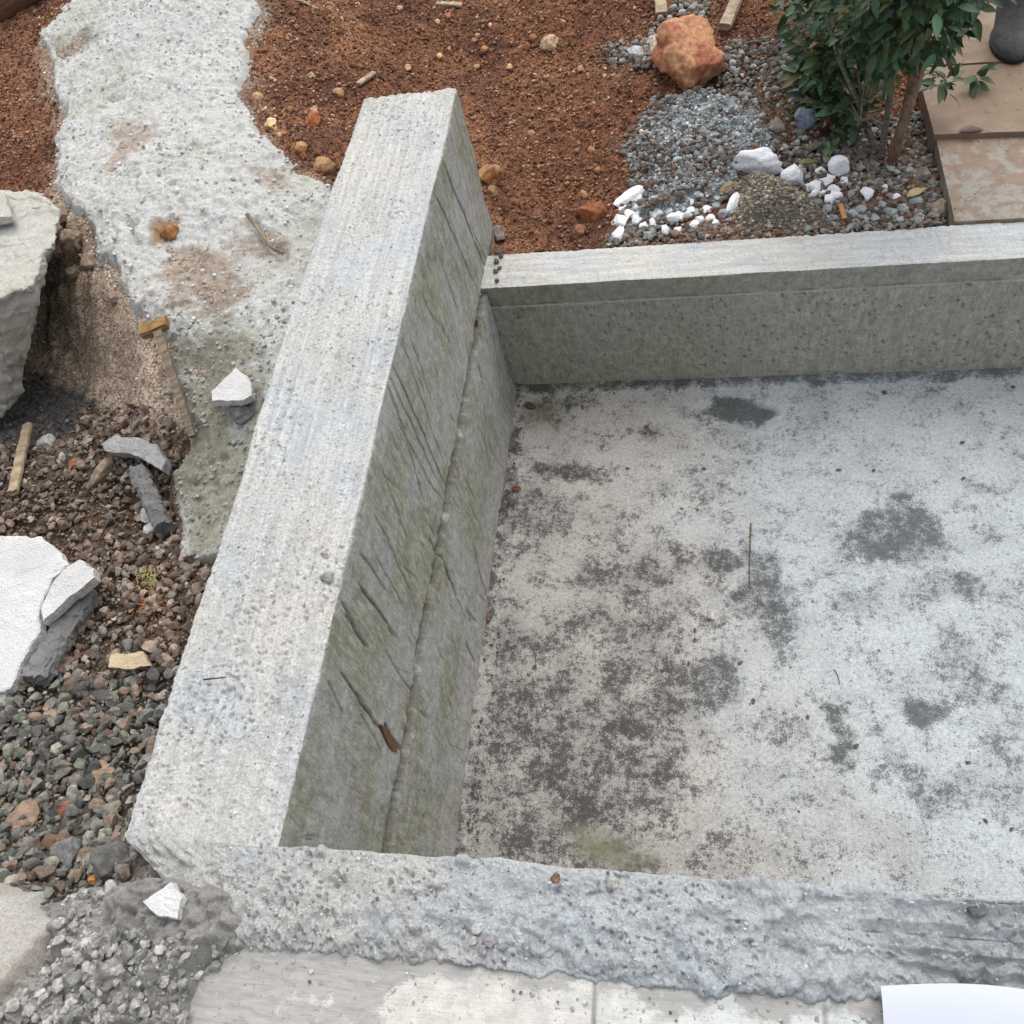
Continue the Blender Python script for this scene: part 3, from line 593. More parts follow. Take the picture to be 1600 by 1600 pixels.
tag(o, 'crumbly grey brown earth of the bank under the cement spill edge', 'earth', kind='stuff')
gp = sample(W_PIT_SHADE, 4000); gp = gp[gp[:, 0] > -2.2]; sz = .0018+.006*rng.random(len(gp))**3
o = scatter('hollow_dust', np.column_stack([gp, gz(gp[:, 0], gp[:, 1])+sz*.3]), sz, palette(len(gp), [srgb(96, 94, 92), srgb(76, 74, 72), srgb(116, 112, 106)], [3, 2, 1], .15), 1, 5, 10)  # cement dust greys darkened to carry the shade of the hollow
tag(o, 'cement dust and crumbs, coloured dark for shade, on the floor of the hollow under the broken block', 'cement dust', kind='stuff')
gp = sample(W_CEM, 7000, -.02); sz = .0018+.006*rng.random(len(gp))**2.5
o = scatter('cement_grains', np.column_stack([gp, on_patch('cement_heap', gp)+sz*.3]), sz, palette(len(gp), [srgb(164, 170, 172), srgb(134, 139, 140), srgb(186, 192, 194), srgb(106, 104, 100)], [3, 3, 1.5, 1], .15), 1, 5, 10)
tag(o, 'bluish grey grains over the crumbly cement heap', 'cement grains', kind='stuff')
# gravel in the hollow left of the wall
gp = sample(W_GRAVEL, 27000); gp = gp[(gp[:, 0] < XA0+.01) & (gp[:, 0] > -2.0)]
gg = poly_sd(gp[:, 0], gp[:, 1], W_GREYG)+.05*rng.normal(size=len(gp)) > 0
sz = np.where(gg, .0040+.0150*rng.random(len(gp))**3.4, .0034+.0125*rng.random(len(gp))**3.4)
cb = palette(len(gp), [srgb(118, 98, 82), srgb(94, 77, 64), srgb(138, 120, 103), srgb(82, 67, 57), srgb(118, 115, 107), srgb(150, 131, 112)], [4, 4, 2.5, 2, 1, .8], .2, .25)
cg = palette(len(gp), [srgb(98, 98, 92), srgb(74, 76, 74), srgb(120, 118, 106), srgb(120, 102, 86), srgb(140, 133, 122), srgb(96, 100, 86), srgb(88, 70, 58)], [3, 2.5, 2.2, 2.2, 1.4, 1.5, 1.4], .22, .22)
o = scatter('gravel', np.column_stack([gp, gz(gp[:, 0], gp[:, 1])+sz*.55+.010*rng.random(len(gp))]), sz, np.where(gg[:, None], cg, cb)*1.18, 2, 10, 20, smooth=False, cutd=(.30, .78))
tag(o, 'loose brown and grey gravel filling the hollow left of the tall wall', 'gravel', kind='stuff')
# grey rubble grains behind the low wall
gp = np.concatenate([sample(W_GRUB, 5200), sample(W_GRUB2, 1500), sample(W_CEM, 2200, -.03), sample(W_GRUB3, 700, -.01)]); gp = gp[(gp[:, 1] > 1.84) & (poly_sd(gp[:, 0], gp[:, 1], W_SAND) < .02)]
sz = .004+.009*rng.random(len(gp))**2.2
cg = palette(len(gp), [srgb(128, 128, 124), srgb(98, 94, 90), srgb(150, 153, 153), srgb(116, 98, 86), srgb(98, 80, 68)], [3, 3, 1.6, 1.5, 1.5], .2)
hl = np.where(poly_sd(gp[:, 0], gp[:, 1], W_CEM) > .02, .033, .004)
o = scatter('rubble_grains', np.column_stack([gp, gz(gp[:, 0], gp[:, 1])+hl+sz*.3]), sz, cg, 2, 12, 14)
tag(o, 'grey and brown rubble grains scattered over the soil behind the low wall', 'rubble', kind='stuff')
gp = sample(W_SAND, 5000, .0)
sz = .0018+.005*rng.random(len(gp))**2.5
o = scatter('sand_grains', np.column_stack([gp, on_patch('sand_heap', gp)+sz*.3]), sz, palette(len(gp), [srgb(150, 142, 128), srgb(110, 102, 92), srgb(180, 172, 158), srgb(128, 112, 94)], [3, 3, 1, 2], .2), 1, 5, 8)
tag(o, 'coarse grains over the sand heap behind the low wall', 'sand', kind='stuff')
# crumbs on the cement spill and rubble
gp = np.concatenate([sample(W_RUBBLE, 8000)]); gp = gp[((gp[:, 0] < XA0-.01) | (gp[:, 1] < .12)) & (poly_sd(gp[:, 0], gp[:, 1], W_PALE) < .0)]; sz = .0020+.0085*rng.random(len(gp))**4
o = scatter('mortar_crumbs', np.column_stack([gp, on_patch('mortar_rubble', gp)+sz*.3]), sz, palette(len(gp), [(.32, .315, .30), (.22, .22, .21), (.40, .39, .37)], [3, 2, 1.2], .15), 2, 9, 14, noise=.35)
tag(o, 'small grey mortar crumbs lying over the rubble at the wall corner', 'mortar crumbs', kind='stuff')

def rock(name, px, py, r, col, label, cat='stone', seed=0, sub=4, group=None, cuts=10, noise=.14, sc=(1, 1, .8), lift=.35, mat=M_ROCK, col2=None, base=None, rz=None, cutd=(.55, .92)):
    if mat is M_WHITE2 and cuts > 3: cutd = (.42, .8); cuts += 4; r *= 1.25
    """r in photo pixels across"""
    p = hit(px, py) if base is None else at(px, py, base)
    dist = np.linalg.norm(p-EYE); R = r/F*dist*.5*(p-EYE)@(RW@np.array([0, 0, 1.]))/dist/1.0
    R = r*.5/F*((p-EYE)@(RW@np.array([0, 0, 1.])))
    v, f = stone_shape(sub, seed+11, cuts, noise, cutd)
    if sub >= 4: v = v*(1+.035*fbm(v[:, 0]*7, v[:, 1]*7, v[:, 2]*7, 3, seed+5))[:, None]
    a = rng.uniform(0, 6.28) if rz is None else rz; v = v*np.array(sc); x, y = v[:, 0].copy(), v[:, 1].copy()
    v[:, 0] = x*math.cos(a)-y*math.sin(a); v[:, 1] = x*math.sin(a)+y*math.cos(a); v *= R
    cc = np.tile(np.array(col, float), (len(v), 1))
    if col2 is not None:
        t = sstep(-.15, .25, fbm(v[:, 0]/R*1.6, v[:, 1]/R*1.6, v[:, 2]/R*1.6, 3, seed+2))[:, None]; cc = cc*(1-t)+np.array(col2)*t
    o = mesh(name, v, None, mat, tris=f, cols=cc, smooth=sub >= 3)
    if sub >= 3:
        pass
    zmin = v[:, 2].min(); o.location = (p[0], p[1], p[2]-zmin*lift*1.0)
    if label: tag(o, label, cat, group)
    return o
OC = srgb(176, 128, 84)
big = rock('rock', 1078, 108, 128, srgb(178, 132, 98), 'large rough orange rock on the rubble behind the low wall', seed=3, sub=5, cuts=9, noise=.20, sc=(.85, .95, .80), lift=.55, col2=srgb(158, 100, 78), rz=.3)
rock('stone', 1030, 72, 44, srgb(196, 184, 168), 'pale angular stone touching the left of the big orange rock', seed=5, cuts=12, sc=(1.2, .8, .7))
rock('stone', 858, 72, 34, srgb(186, 160, 132), 'pale squarish stone alone on the red soil, upper middle', seed=6, cuts=14, sc=(1.1, .8, .7))
rock('stone', 766, 276, 50, srgb(158, 120, 84), 'ochre stone against the far end of the tall wall', seed=7, sc=(.9, 1, .8), col2=srgb(130, 82, 48))
rock('stone', 768, 304, 24, srgb(140, 110, 80), 'small brown stone just below the ochre stone at the wall end', seed=8)
rock('stone', 512, 268, 44, srgb(172, 134, 98), 'tan angular stone against the outer side of the tall wall', seed=9, sc=(.8, 1, .9), cuts=12)
rock('brick_fragment', 491, 192, 34, srgb(172, 106, 72), 'small orange brick fragment on the red soil left of the tall wall', 'brick', seed=10, sc=(.75, 1.1, .8), cuts=14, rz=0)
rock('stone', 471, 237, 27, srgb(176, 134, 94), 'round ochre pebble below the orange brick fragment', seed=12, cuts=4, noise=.05)
rock('stone', 424, 195, 22, srgb(212, 180, 140), 'cream pebble left of the orange brick fragment', seed=13)
rock('stone', 402, 154, 20, srgb(178, 148, 112), 'tan pebble by the right edge of the pale cement spill', seed=14)
rock('stone', 529, 149, 20, srgb(170, 136, 100), 'rounded tan pebble left of the far end of the tall wall', seed=15, cuts=5)
rock('stone', 486, 123, 18, srgb(172, 142, 110), 'small beige pebble above the orange brick fragment', seed=16)
rock('stone', 992, 88, 30, srgb(168, 170, 170), 'pale grey stone in the grey rubble left of the big orange rock', seed=17)
rock('concrete_block', 1258, 200, 46, srgb(132, 146, 158), 'bluish grey concrete block standing below the shrub', 'concrete', seed=18, cuts=16, sc=(.9, .8, 1.0), lift=.7, rz=.2)
rock('clay_fragment', 1292, 212, 46, srgb(96, 56, 34), 'dark brown broken clay lump beside the bluish concrete block', 'clay', seed=19, cuts=12, sc=(.7, .7, 1.1), lift=.6, col2=srgb(66, 34, 26))
rock('stone', 1322, 205, 30, srgb(186, 184, 178), 'whitish stone right of the brown clay lump', seed=20, sc=(1.3, .7, .6))
rock('stone', 1212, 202, 32, srgb(140, 130, 122), 'grey angular stone left of the bluish concrete block', seed=22)
rock('stone', 1185, 172, 14, srgb(214, 190, 186), 'tiny pinkish white pebble above the cement heap edge', seed=23, cuts=3)
rock('stone', 1440, 275, 34, srgb(122, 112, 102), 'round grey stone at the foot of the paving edge, below the shrub stems', seed=24)
rock('stone', 1466, 328, 34, srgb(150, 138, 120), 'beige grey stone wedged between paving edge and low wall', seed=25)
rock('stone', 1345, 245, 22, srgb(110, 96, 88), 'dark stone left of the shrub stem foot', seed=26)
rock('brick_fragment', 930, 338, 52, srgb(150, 96, 62), 'broken orange brown clay chunk on red soil beside the white chunks', 'clay', seed=27, cuts=12, sc=(1.15, .8, .7), col2=srgb(128, 76, 46), lift=.5, rz=.1)
rock('stone', 905, 365, 26, srgb(140, 96, 78), 'reddish stone on the soil just behind the low wall', seed=28)
rock('mortar_lump', 778, 370, 30, srgb(128, 118, 110), 'grey mortar lump in the corner where the two walls meet', 'mortar', seed=29)
rock('stone', 1005, 345, 22, srgb(140, 132, 124), 'grey pebble among the white chunks near the low wall', seed=30)
rock('stone', 1135, 298, 30, srgb(156, 140, 112), 'smooth tan oval pebble left of the sand heap', seed=31, cuts=2, noise=.05, sc=(1.4, .7, .6), rz=.5)
for k, (px, py, r) in enumerate([(100,345,36),(120,385,40),(95,400,30),(145,420,34),(118,430,24),(180,470,22),(80,440,26)]):
    rock('earth_clod', px, py, r, srgb(150, 132, 116), 'crumbly brown earth clod on the bank between the broken block and the cement spill', 'earth clod', seed=820+k, group='earth clods on the bank', lift=.8, noise=.25)
for k, (px, py, r) in enumerate([(779,395,12),(776,410,10),(784,402,9),(775,425,9),(781,420,8),(777,440,8)]):
    rock('mortar_crumb', px, py, r, srgb(96, 92, 86), 'dark mortar crumb packed in the joint between the tall wall and the low wall top', 'crumb', seed=840+k, sub=3, group='mortar crumbs in the wall joint', base=.398, lift=.8)
# white chunks
W8 = srgb(226, 230, 236)
rock('white_chunk', 1182, 268, 66, W8, 'largest white foam lump, lying across the top of the sand heap', 'foam', seed=40, sc=(1.2, .6, .55), rz=0, mat=M_WHITE2, noise=.25, cuts=6, lift=.9)
rock('white_chunk', 1310, 270, 34, W8, 'round white foam ball among pebbles right of the sand heap', 'foam', seed=41, sc=(.95, 1.05, .9), mat=M_WHITE2, cuts=3, noise=.08, lift=.8)
rock('white_chunk', 985, 315, 40, W8, 'white oblong chunk at the left end of the white scatter', 'foam', seed=42, sc=(1.3, .6, .6), rz=.6, mat=M_WHITE2)
rock('white_chunk', 968, 352, 32, W8, 'white chunk just right of the broken orange clay chunk', 'foam', seed=43, mat=M_WHITE2)
rock('white_chunk', 965, 372, 30, W8, 'white chunk resting against the back of the low wall', 'foam', seed=44, mat=M_WHITE2, sc=(1.2, .8, .8))
rock('white_chunk', 1240, 280, 40, srgb(206, 204, 206), 'pinkish white chunk between the largest foam lump and the foam ball', 'foam', seed=45, mat=M_WHITE2)
rock('white_chunk', 1145, 320, 30, W8, 'white sliver leaning on the left side of the sand heap', 'foam', seed=46, mat=M_WHITE2, sc=(.6, 1.6, .6), rz=-.4)
rock('white_chunk', 1058, 313, 30, srgb(200, 208, 214), 'pale pointed chunk on the lower edge of the cement heap', 'foam', seed=47, mat=M_WHITE2, cuts=14)
for k, (px, py, r) in enumerate([(1000,330,22),(1015,318,18),(1022,340,20),(985,340,18),(1040,322,22),(1075,322,18),(1090,310,22),(1275,300,20),(1288,290,22),(1300,302,20),(1262,296,16),(1282,272,16),(1318,288,16),(1295,318,18),
        (1355,310,24),(1375,325,18),(1390,335,18),(1345,332,20),(1365,345,16),(1410,330,18),(1430,320,20),(1330,340,18),(1290,330,18),(1130,338,18),(1118,325,14),(1100,290,16),(1012,370,16),(995,352,20),(1030,338,18),(1020,352,16),(1050,345,20),(1075,340,16),(1040,362,18),(1085,355,16),(1110,345,16),(975,330,20),(1000,312,18),(992,342,18),(1008,358,16),(1020,326,20),(1036,312,18),(1048,332,16),(1062,342,18),(1080,332,16),(1094,350,16),(1104,330,16),(1120,352,14),(1270,310,16),(1284,306,16),(1306,310,16),(1294,280,16),(1060,362,14),(1400,312,16),(1380,300,14)]):
    pale_ = k < 15 or 26 < k < 55
    rock('white_crumb' if pale_ else 'grey_crumb', px, py, r*1.05, W8 if pale_ else srgb(150, 160, 164), 'small white crumb in the scatter of white bits behind the low wall' if pale_ else 'small pale grey crumb in the rubble strip along the back of the low wall', 'crumb', seed=60+k, sub=3,
         group='white crumbs behind the low wall' if pale_ else 'pale grey crumbs behind the low wall', mat=M_WHITE2 if pale_ else M_ROCK, lift=.7)
# loose pebbles on the red soil
peb = []
for k in range(64):
    for _ in range(40):
        px, py = rng.uniform(385, 1010), rng.uniform(5, 360); p = hit(px, py)
        if poly_sd(np.array([p[0]]), np.array([p[1]]), W_SPILL)[0] < -.03 and not (500 < px < 790 and py > 120) and poly_sd(np.array([p[0]]), np.array([p[1]]), W_CEM)[0] < -.02 and not (px > 770 and py > 330): break
    rock('pebble', px, py, rng.uniform(7, 15), palette(1, [srgb(190, 154, 118), srgb(160, 112, 76), srgb(140, 84, 56), srgb(176, 146, 120)], [2, 2, 1, 1])[0], 'little tan pebble lying loose on the red soil behind the tall wall', 'pebble', seed=200+k, sub=3, group='loose pebbles on the red soil', lift=.6)
# gravel-hollow stones
def gstone(px, py, r, col, label, seed, **kw): return rock('stone', px, py, r, col, label, seed=seed, **kw)
gstone(165, 1212, 52, srgb(140, 120, 100), 'flat brown stone nearest the tall wall among the grey gravel', 301, sc=(1.2, .8, .5), lift=.8)
gstone(40, 1285, 56, srgb(138, 118, 102), 'flat triangular brown stone in the grey gravel at the left edge', 302, sc=(1.2, .9, .4), lift=1.0)
gstone(116, 1338, 50, srgb(120, 120, 118), 'pitted grey mortar lump in the gravel above the pale slab', 303, lift=.9, noise=.22)
gstone(190, 1352, 70, srgb(98, 98, 96), 'large dark grey mortar lump against the corner of the tall wall', 304, lift=.9, noise=.2, sc=(1.2, .8, .7))
gstone(110, 1270, 30, srgb(128, 88, 66), 'reddish brown rounded stone between two flat stones', 305, lift=.9)
gstone(85, 1322, 36, srgb(106, 84, 68), 'dark brown flat stone left of the pitted mortar lump', 306, lift=.9)
gstone(180, 1270, 36, srgb(132, 128, 118), 'greenish grey pebble close to the wall corner', 307, lift=.9)
gstone(15, 1088, 34, srgb(176, 176, 174), 'smooth whitish oval stone under the tip of the white board', 308, cuts=2, noise=.05, sc=(1.3, .8, .7), lift=1)
gstone(163, 745, 46, srgb(142, 126, 110), 'flat tan stone on the brown gravel below the grey concrete shard', 309, sc=(1.4, .7, .5), lift=.9)
gstone(100, 722, 24, srgb(176, 158, 140), 'small cream stone on the brown gravel right of the upright batten', 310, lift=.9, sc=(.6, 1.1, .7), rz=.2)
gstone(122, 728, 22, srgb(156, 104, 72), 'small orange stone on the brown gravel', 311, lift=.9)
gstone(78, 698, 30, srgb(168, 168, 164), 'grey white stone at the mouth of the dark hollow', 312, lift=1)
gstone(238, 812, 30, srgb(206, 206, 206), 'upper white lump under the dark cement bar', 313, mat=M_WHITE, lift=1)
gstone(245, 832, 30, srgb(198, 198, 200), 'lower white lump under the dark cement bar', 314, mat=M_WHITE, lift=1)
gstone(258, 860, 24, srgb(214, 214, 216), 'small white pointed chip below the dark cement bar', 315, mat=M_WHITE, cuts=14, lift=1, sc=(1.3, .6, .5))
gstone(222, 802, 16, srgb(190, 190, 190), 'tiny white lump left of the two white lumps', 316, mat=M_WHITE, lift=1)
gstone(385, 655, 44, srgb(118, 118, 116), 'grey crumbly mortar lump at the outer side of the tall wall', 317, lift=.9, noise=.2)
gstone(268, 370, 34, srgb(152, 108, 70), 'orange clay lump set in the pale cement spill', 318, lift=.6)
gstone(188, 1528, 54, srgb(132, 130, 126), 'larger of two grey mortar nodules in the rubble by the tiles', 319, lift=1.3, noise=.25, sc=(.9, 1.1, .8))
gstone(222, 1556, 32, srgb(128, 126, 122), 'smaller round grey mortar nodule in the rubble by the tiles', 320, lift=1.4, cuts=5)
gstone(48, 1478, 38, srgb(112, 112, 110), 'dark grey mortar lump sitting on the pale concrete slab', 321, lift=1.6, noise=.2)
gstone(108, 1448, 14, srgb(176, 120, 76), 'tiny orange pebble at the edge of the pale concrete slab', 322, lift=1.6)
gstone(150, 1375, 18, srgb(186, 136, 80), 'small ochre pebble in the gap between gravel and mortar rubble', 323, lift=1.0)
for k in range(46):
    px, py = rng.uniform(5, 260), rng.uniform(1060, 1370)
    p = hit(px, py)
    if p[0] > XA0-.02: continue
    gstone(px, py, rng.uniform(18, 30), palette(1, [srgb(104, 104, 98), srgb(122, 104, 88), srgb(132, 128, 116), srgb(80, 80, 78), srgb(106, 88, 72)], [2, 1.5, 1.5, 1.5, 1], .18, .2)[0], 'bigger gravel stone lying among the grey gravel left of the tall wall', 400+k, sub=3, group='bigger stones in the grey gravel', lift=1.0, cuts=8)

# ------------------------------------------------------------------ boards, shards, sticks
def slab(name, pts, mat, thick, label, cat, seed=0, res=.006, edge=.004, amp=.0015, parent=None, group=None, under=None, col=None):
    """pts: (px, py, z) of the top outline"""
    T = np.array([at(*p) for p in pts]); c0 = T.mean(0)
    u_, s_, vt = np.linalg.svd(T-c0); nrm = vt[2]*np.sign(vt[2][2]); e1 = vt[0]; e2 = np.cross(nrm, e1)
    P2 = np.stack([(T-c0)@e1, (T-c0)@e2], 1); h3 = (T-c0)@nrm
    r = np.random.default_rng(seed)
    # densify outline with ragged edge
    out = []
    for i in range(len(P2)):
        a, b = P2[i], P2[(i+1) % len(P2)]; k = max(1, int(np.linalg.norm(b-a)/res))
        for j in range(k):
            p = a+(b-a)*j/k; nn = np.array([-(b-a)[1], (b-a)[0]]); nn = nn/(np.linalg.norm(nn)+1e-9)
            out.append(p+nn*edge*fbm(np.array([p[0]*45]), np.array([p[1]*45]), oct=2, seed=seed)[0]*(1 if j else .5))
    out = np.array(out); m = len(out)
    if (np.roll(out, -1, 0)[:, 0]*out[:, 1]-np.roll(out, -1, 0)[:, 1]*out[:, 0]).sum() > 0: out = out[::-1]
    cen = out.mean(0); rings = []
    for sc_, dz in [(1.0, -thick), (1.0+.0, -thick*.5), (1.0, -.0015-thick*.05), (.985, 0)] + [(1-j/9., 0) for j in range(1, 9)]:
        q = cen+(out-cen)*sc_; z = dz+amp*fbm(q[:, 0]*60, q[:, 1]*60, oct=3, seed=seed+1)*(1 if dz == 0 else 0)+(.0)
        if dz < 0: q = q+.0025*np.stack([fbm(q[:, 0]*80, q[:, 1]*80, dz*60+0*q[:, 0], 2, seed+3), fbm(q[:, 0]*80, q[:, 1]*80, dz*60+0*q[:, 0], 2, seed+4)], 1)
        rings.append(c0+np.outer(q[:, 0], e1)+np.outer(q[:, 1], e2)+np.outer(z, nrm))
    V = np.concatenate(rings); K = len(rings); q = []
    for a in range(K-1):
        for j in range(m): q.append((a*m+j, a*m+(j+1) % m, (a+1)*m+(j+1) % m, (a+1)*m+j))
    o = mesh(name, V, q, mat, parent, ngons=[np.arange(m)[::-1], np.arange(m)+(K-1)*m], smooth=False)
    bm = bmesh.new(); bm.from_mesh(o.data); bmesh.ops.recalc_face_normals(bm, faces=bm.faces); bm.to_mesh(o.data); bm.free()
    if label: tag(o, label, cat, group)
    return o
def bar(name, a, b, wid, thick, mat, label, cat, seed=0, amp=.002, parent=None, taper=1.0, group=None, up=(0, 0, 1), n=16):
    """a, b: 3-D end points of the axis"""
    a, b = np.array(a), np.array(b); d = b-a; L = np.linalg.norm(d); d /= L; s = np.cross(d, up); s /= np.linalg.norm(s); u = np.cross(s, d)
    V = []; prof = [(max(-.5, min(.5, .58*math.cos(q_)*1.1)), max(-.5, min(.5, .58*math.sin(q_)*1.1))) for q_ in np.linspace(0, 2*math.pi, 32, endpoint=False)] if name == 'concrete_bar' else [(-.5, -.5), (-.2, -.5), (.2, -.5), (.5, -.5), (.5, -.15), (.5, .15), (.5, .5), (.2, .5), (-.2, .5), (-.5, .5), (-.5, .15), (-.5, -.15)]
    k = len(prof)
    for i in range(n+1):
        t = i/n; sc_ = 1+(taper-1)*t; c = d*L*t
        for (x, y) in prof:
            v = c+s*x*wid*sc_*(1 if abs(y) < .4 else .9)+u*y*thick*sc_*(1 if abs(x) < .4 else .9)
            v = v+amp*np.array([fbm(np.array([v[0]*40+q]), np.array([v[1]*40]), np.array([v[2]*40]), 2, seed)[0] for q in (0, 7, 13)])+(.45*amp*np.array([pn(np.array([v[0]*120+q]), np.array([v[1]*120]), np.array([v[2]*120]), seed)[0] for q in (0, 7, 13)]) if name == 'concrete_bar' else 0)
            if i in (0, n): v = v+d*amp*2*fbm(np.array([x*3.]), np.array([y*3.]), oct=2, seed=seed+i)[0]
            V.append(v)
    q = [(i*k+j, i*k+(j+1) % k, (i+1)*k+(j+1) % k, (i+1)*k+j) for i in range(n) for j in range(k)]
    o = mesh(name, V, q, mat, parent, ngons=[np.arange(k)[::-1], np.arange(k)+n*k], smooth=False); o.location = tuple(a)
    if label: tag(o, label, cat, group)
    return o
def tube(pts, rad, ns=8, seed=0, wob=0.0):
    pts = np.array(pts, float); rad = np.broadcast_to(rad, len(pts)); V = []; T = np.gradient(pts, axis=0)
    for p, t, r in zip(pts, T, rad):
        t = t/np.linalg.norm(t); s = np.cross(t, (0.3, .2, .93)); s /= np.linalg.norm(s); u = np.cross(s, t)
        for j in range(ns):
            a = j/ns*2*math.pi; rr = r*(1+wob*math.sin(3.1*j+p[2]*90)); V.append(p+(s*math.cos(a)+u*math.sin(a))*rr)
    q = [(i*ns+j, i*ns+(j+1) % ns, (i+1)*ns+(j+1) % ns, (i+1)*ns+j) for i in range(len(pts)-1) for j in range(ns)]
    return np.array(V), q, [list(range(ns))[::-1], list(range((len(pts)-1)*ns, len(pts)*ns))]
def spline(P, k=10):
    P = np.array(P, float); out = []
    E = np.concatenate([[2*P[0]-P[1]], P, [2*P[-1]-P[-2]]])
    for i in range(1, len(E)-2):
        for j in range(k):
            t = j/k; a, b, c, d = E[i-1:i+3]
            out.append(.5*((2*b)+(-a+c)*t+(2*a-5*b+4*c-d)*t*t+(-a+3*b-3*c+d)*t**3))
    out.append(P[-1]); return np.array(out)

# broken pale block over the hollow
M_BLOCK = mat_mortar('pale_block', (.58, .57, .49), (.32, .30, .24), (.62, .61, .57), .35)
Tt = [(-320,300,.80),(-100,300,.80),(30,306,.80),(78,310,.80),(92,335,.79),(74,395,.79),(60,430,.79),(50,450,.79),(0,462,.80),(-320,480,.80)]
Bt = [(-320,300,.60),(-100,300,.60),(30,306,.60),(70,312,.60),(84,335,.62),(66,420,.56),(55,480,.54),(34,600,.50),(8,650,.48),(-320,660,.48)]
def loft(rings_w, per):
    rr = []
    for ring in rings_w:
        ring = np.array(ring); o_ = []
        for i in range(len(ring)):
            for j in range(per): o_.append(ring[i]+(ring[(i+1) % len(ring)]-ring[i])*j/per)
        rr.append(np.array(o_))
    return rr
A_, B_ = loft([[at(*p) for p in Tt], [at(*p) for p in Bt]], 16); m = len(A_)
rings = [B_+(A_-B_)*t for t in np.linspace(0, 1, 40)]; ca = A_.mean(0); rings += [ca+(A_-ca)*s for s in np.linspace(.97, .05, 40)]
V = np.concatenate(rings); nd = np.stack([fbm(V[:, 0]*s, V[:, 1]*s, V[:, 2]*s, 4, 80+i, .6) for i, s in enumerate((13, 13, 13))], 1)*.015
nd += .004*np.stack([pn(V[:, 0]*70, V[:, 1]*90, V[:, 2]*90, 84+i) for i in range(3)], 1); nd[len(B_)*42:, 2] *= .35; V = V+nd
q = [(a*m+j, a*m+(j+1) % m, (a+1)*m+(j+1) % m, (a+1)*m+j) for a in range(len(rings)-1) for j in range(m)]
blk = mesh('concrete_block', V, q, M_BLOCK, ngons=[np.arange(m)[::-1], np.arange(m)+(len(rings)-1)*m])
bm = bmesh.new(); bm.from_mesh(blk.data); bmesh.ops.recalc_face_normals(bm, faces=bm.faces); bm.to_mesh(blk.data); bm.free()
tag(blk, 'broken pale concrete block overhanging the dark hollow at the left edge', 'concrete block')
slab('tile_fragment', [(-60,296,.83),(6,302,.83),(18,338,.825),(-60,350,.83)], M_BLOCK, .018, 'small pale tile fragment lying on top of the broken concrete block', 'tile', 3)

# white board and neighbours
slab('white_board', [(-200,830,.605),(0,836,.600),(62,838,.600),(88,858,.595),(106,882,.59),(84,905,.585),(66,940,.585),(58,965,.585),(62,986,.58),(42,1015,.58),(26,1050,.575),(16,1076,.57),(-10,1085,.57),(-200,1090,.58)], M_WHITE, .022,
     'large cracked white board lying on the gravel at the left edge', 'board', 1, amp=.0012)
slab('board_fragment', [(106,884,.602),(124,874,.602),(146,890,.598),(147,902,.596),(110,932,.594),(66,972,.592),(64,952,.594),(82,912,.598)], M_WHITE, .024, 'broken off white corner piece beside the large white board', 'board', 2, amp=.001)
def gbar(p0, p1, wid, thick, mat, label, cat, lift=(0.0, 0.0), **kw):
    a = hit(*p0); b = hit(*p1); a[2] += thick*.5+lift[0]; b[2] += thick*.5+lift[1]; return bar(kw.pop('name'), a, b, wid, thick, mat, label, cat, **kw)
gbar((146,940), (72,1070), .055, .035, M_GREYCONC, 'rough grey concrete bar lying under the edge of the white board', 'concrete bar', name='concrete_bar', amp=.006, seed=5, n=70, lift=(.012, .012))
gbar((231,752), (268,838), .036, .032, mat_mortar('dark_concrete', (.20, .20, .20), (.09, .09, .09), (.24, .24, .235), .5), 'dark cement bar sloping into the gravel beside two white lumps', 'concrete bar', name='concrete_bar', amp=.006, seed=6, n=60, lift=(.03, .02))
slab('concrete_shard', [(155,693,.535),(180,680,.54),(215,684,.54),(245,697,.54),(256,722,.535),(252,734,.53),(225,716,.53),(200,708,.53),(172,706,.53)], mat_mortar('pale_grey_concrete', (.46, .46, .45), (.22, .22, .21), (.40, .40, .40), .5), .028, 'curved grey concrete shard on the brown gravel', 'concrete', 8, edge=.006, amp=.003)
slab('white_shard', [(328,612,.66),(368,575,.66),(388,590,.66),(395,618,.655),(372,626,.655),(332,627,.655)], M_WHITE, .018, 'angular white shard lying beside the outer edge of the tall wall', 'board', 11)
slab('white_shard', [(a, b, hit(255, 1408)[2]+.040) for a, b in ((222,1408),(268,1378),(284,1402),(278,1436),(240,1424))], M_WHITE, .012, 'angular white shard on mortar rubble at the wall corner', 'board', 12)
M_TAN = mat_foam('tan_chip', srgb(186, 168, 140))
slab('wood_chip', [(168,1042,.565),(172,1024,.567),(222,1018,.567),(236,1040,.563),(205,1045,.562)], M_TAN, .008, 'flat tan chip lying on the gravel close to the tall wall', 'chip', 13)
# sticks and battens
a = at(247, 518, .69); b = at(301, 682, hit(301, 682)[2]+.035)
bar('stick', a, b, .019, .016, M_WOOD_GREY, 'thin weathered stick leaning down from the spill edge into the gravel', 'stick', 14, taper=.8)
bar('wood_block', at(222, 520, .69), at(262, 503, .695), .030, .022, mat_wood('ochre_wood', (.30, .18, .07), (.12, .07, .03)), 'short brown wood block at the top of the leaning stick', 'wood block', 15)
a = hit(57, 678); b = hit(33, 782); a[2] += .035; b[2] += .03
bar('batten', a, b, .024, .012, M_WOOD_PALE, 'pale wooden batten lying on the brown gravel at the hollow mouth', 'batten', 16)
a = hit(1165, -12); b = hit(1133, 58); a[2] += .05; b[2] += .03
bar('batten', a, b, .034, .022, M_WOOD_PALE, 'pale wooden batten leaning behind the big orange rock', 'batten', 17)
a = hit(1030, -14); b = hit(1034, 28); a[2] += .012; b[2] += .012
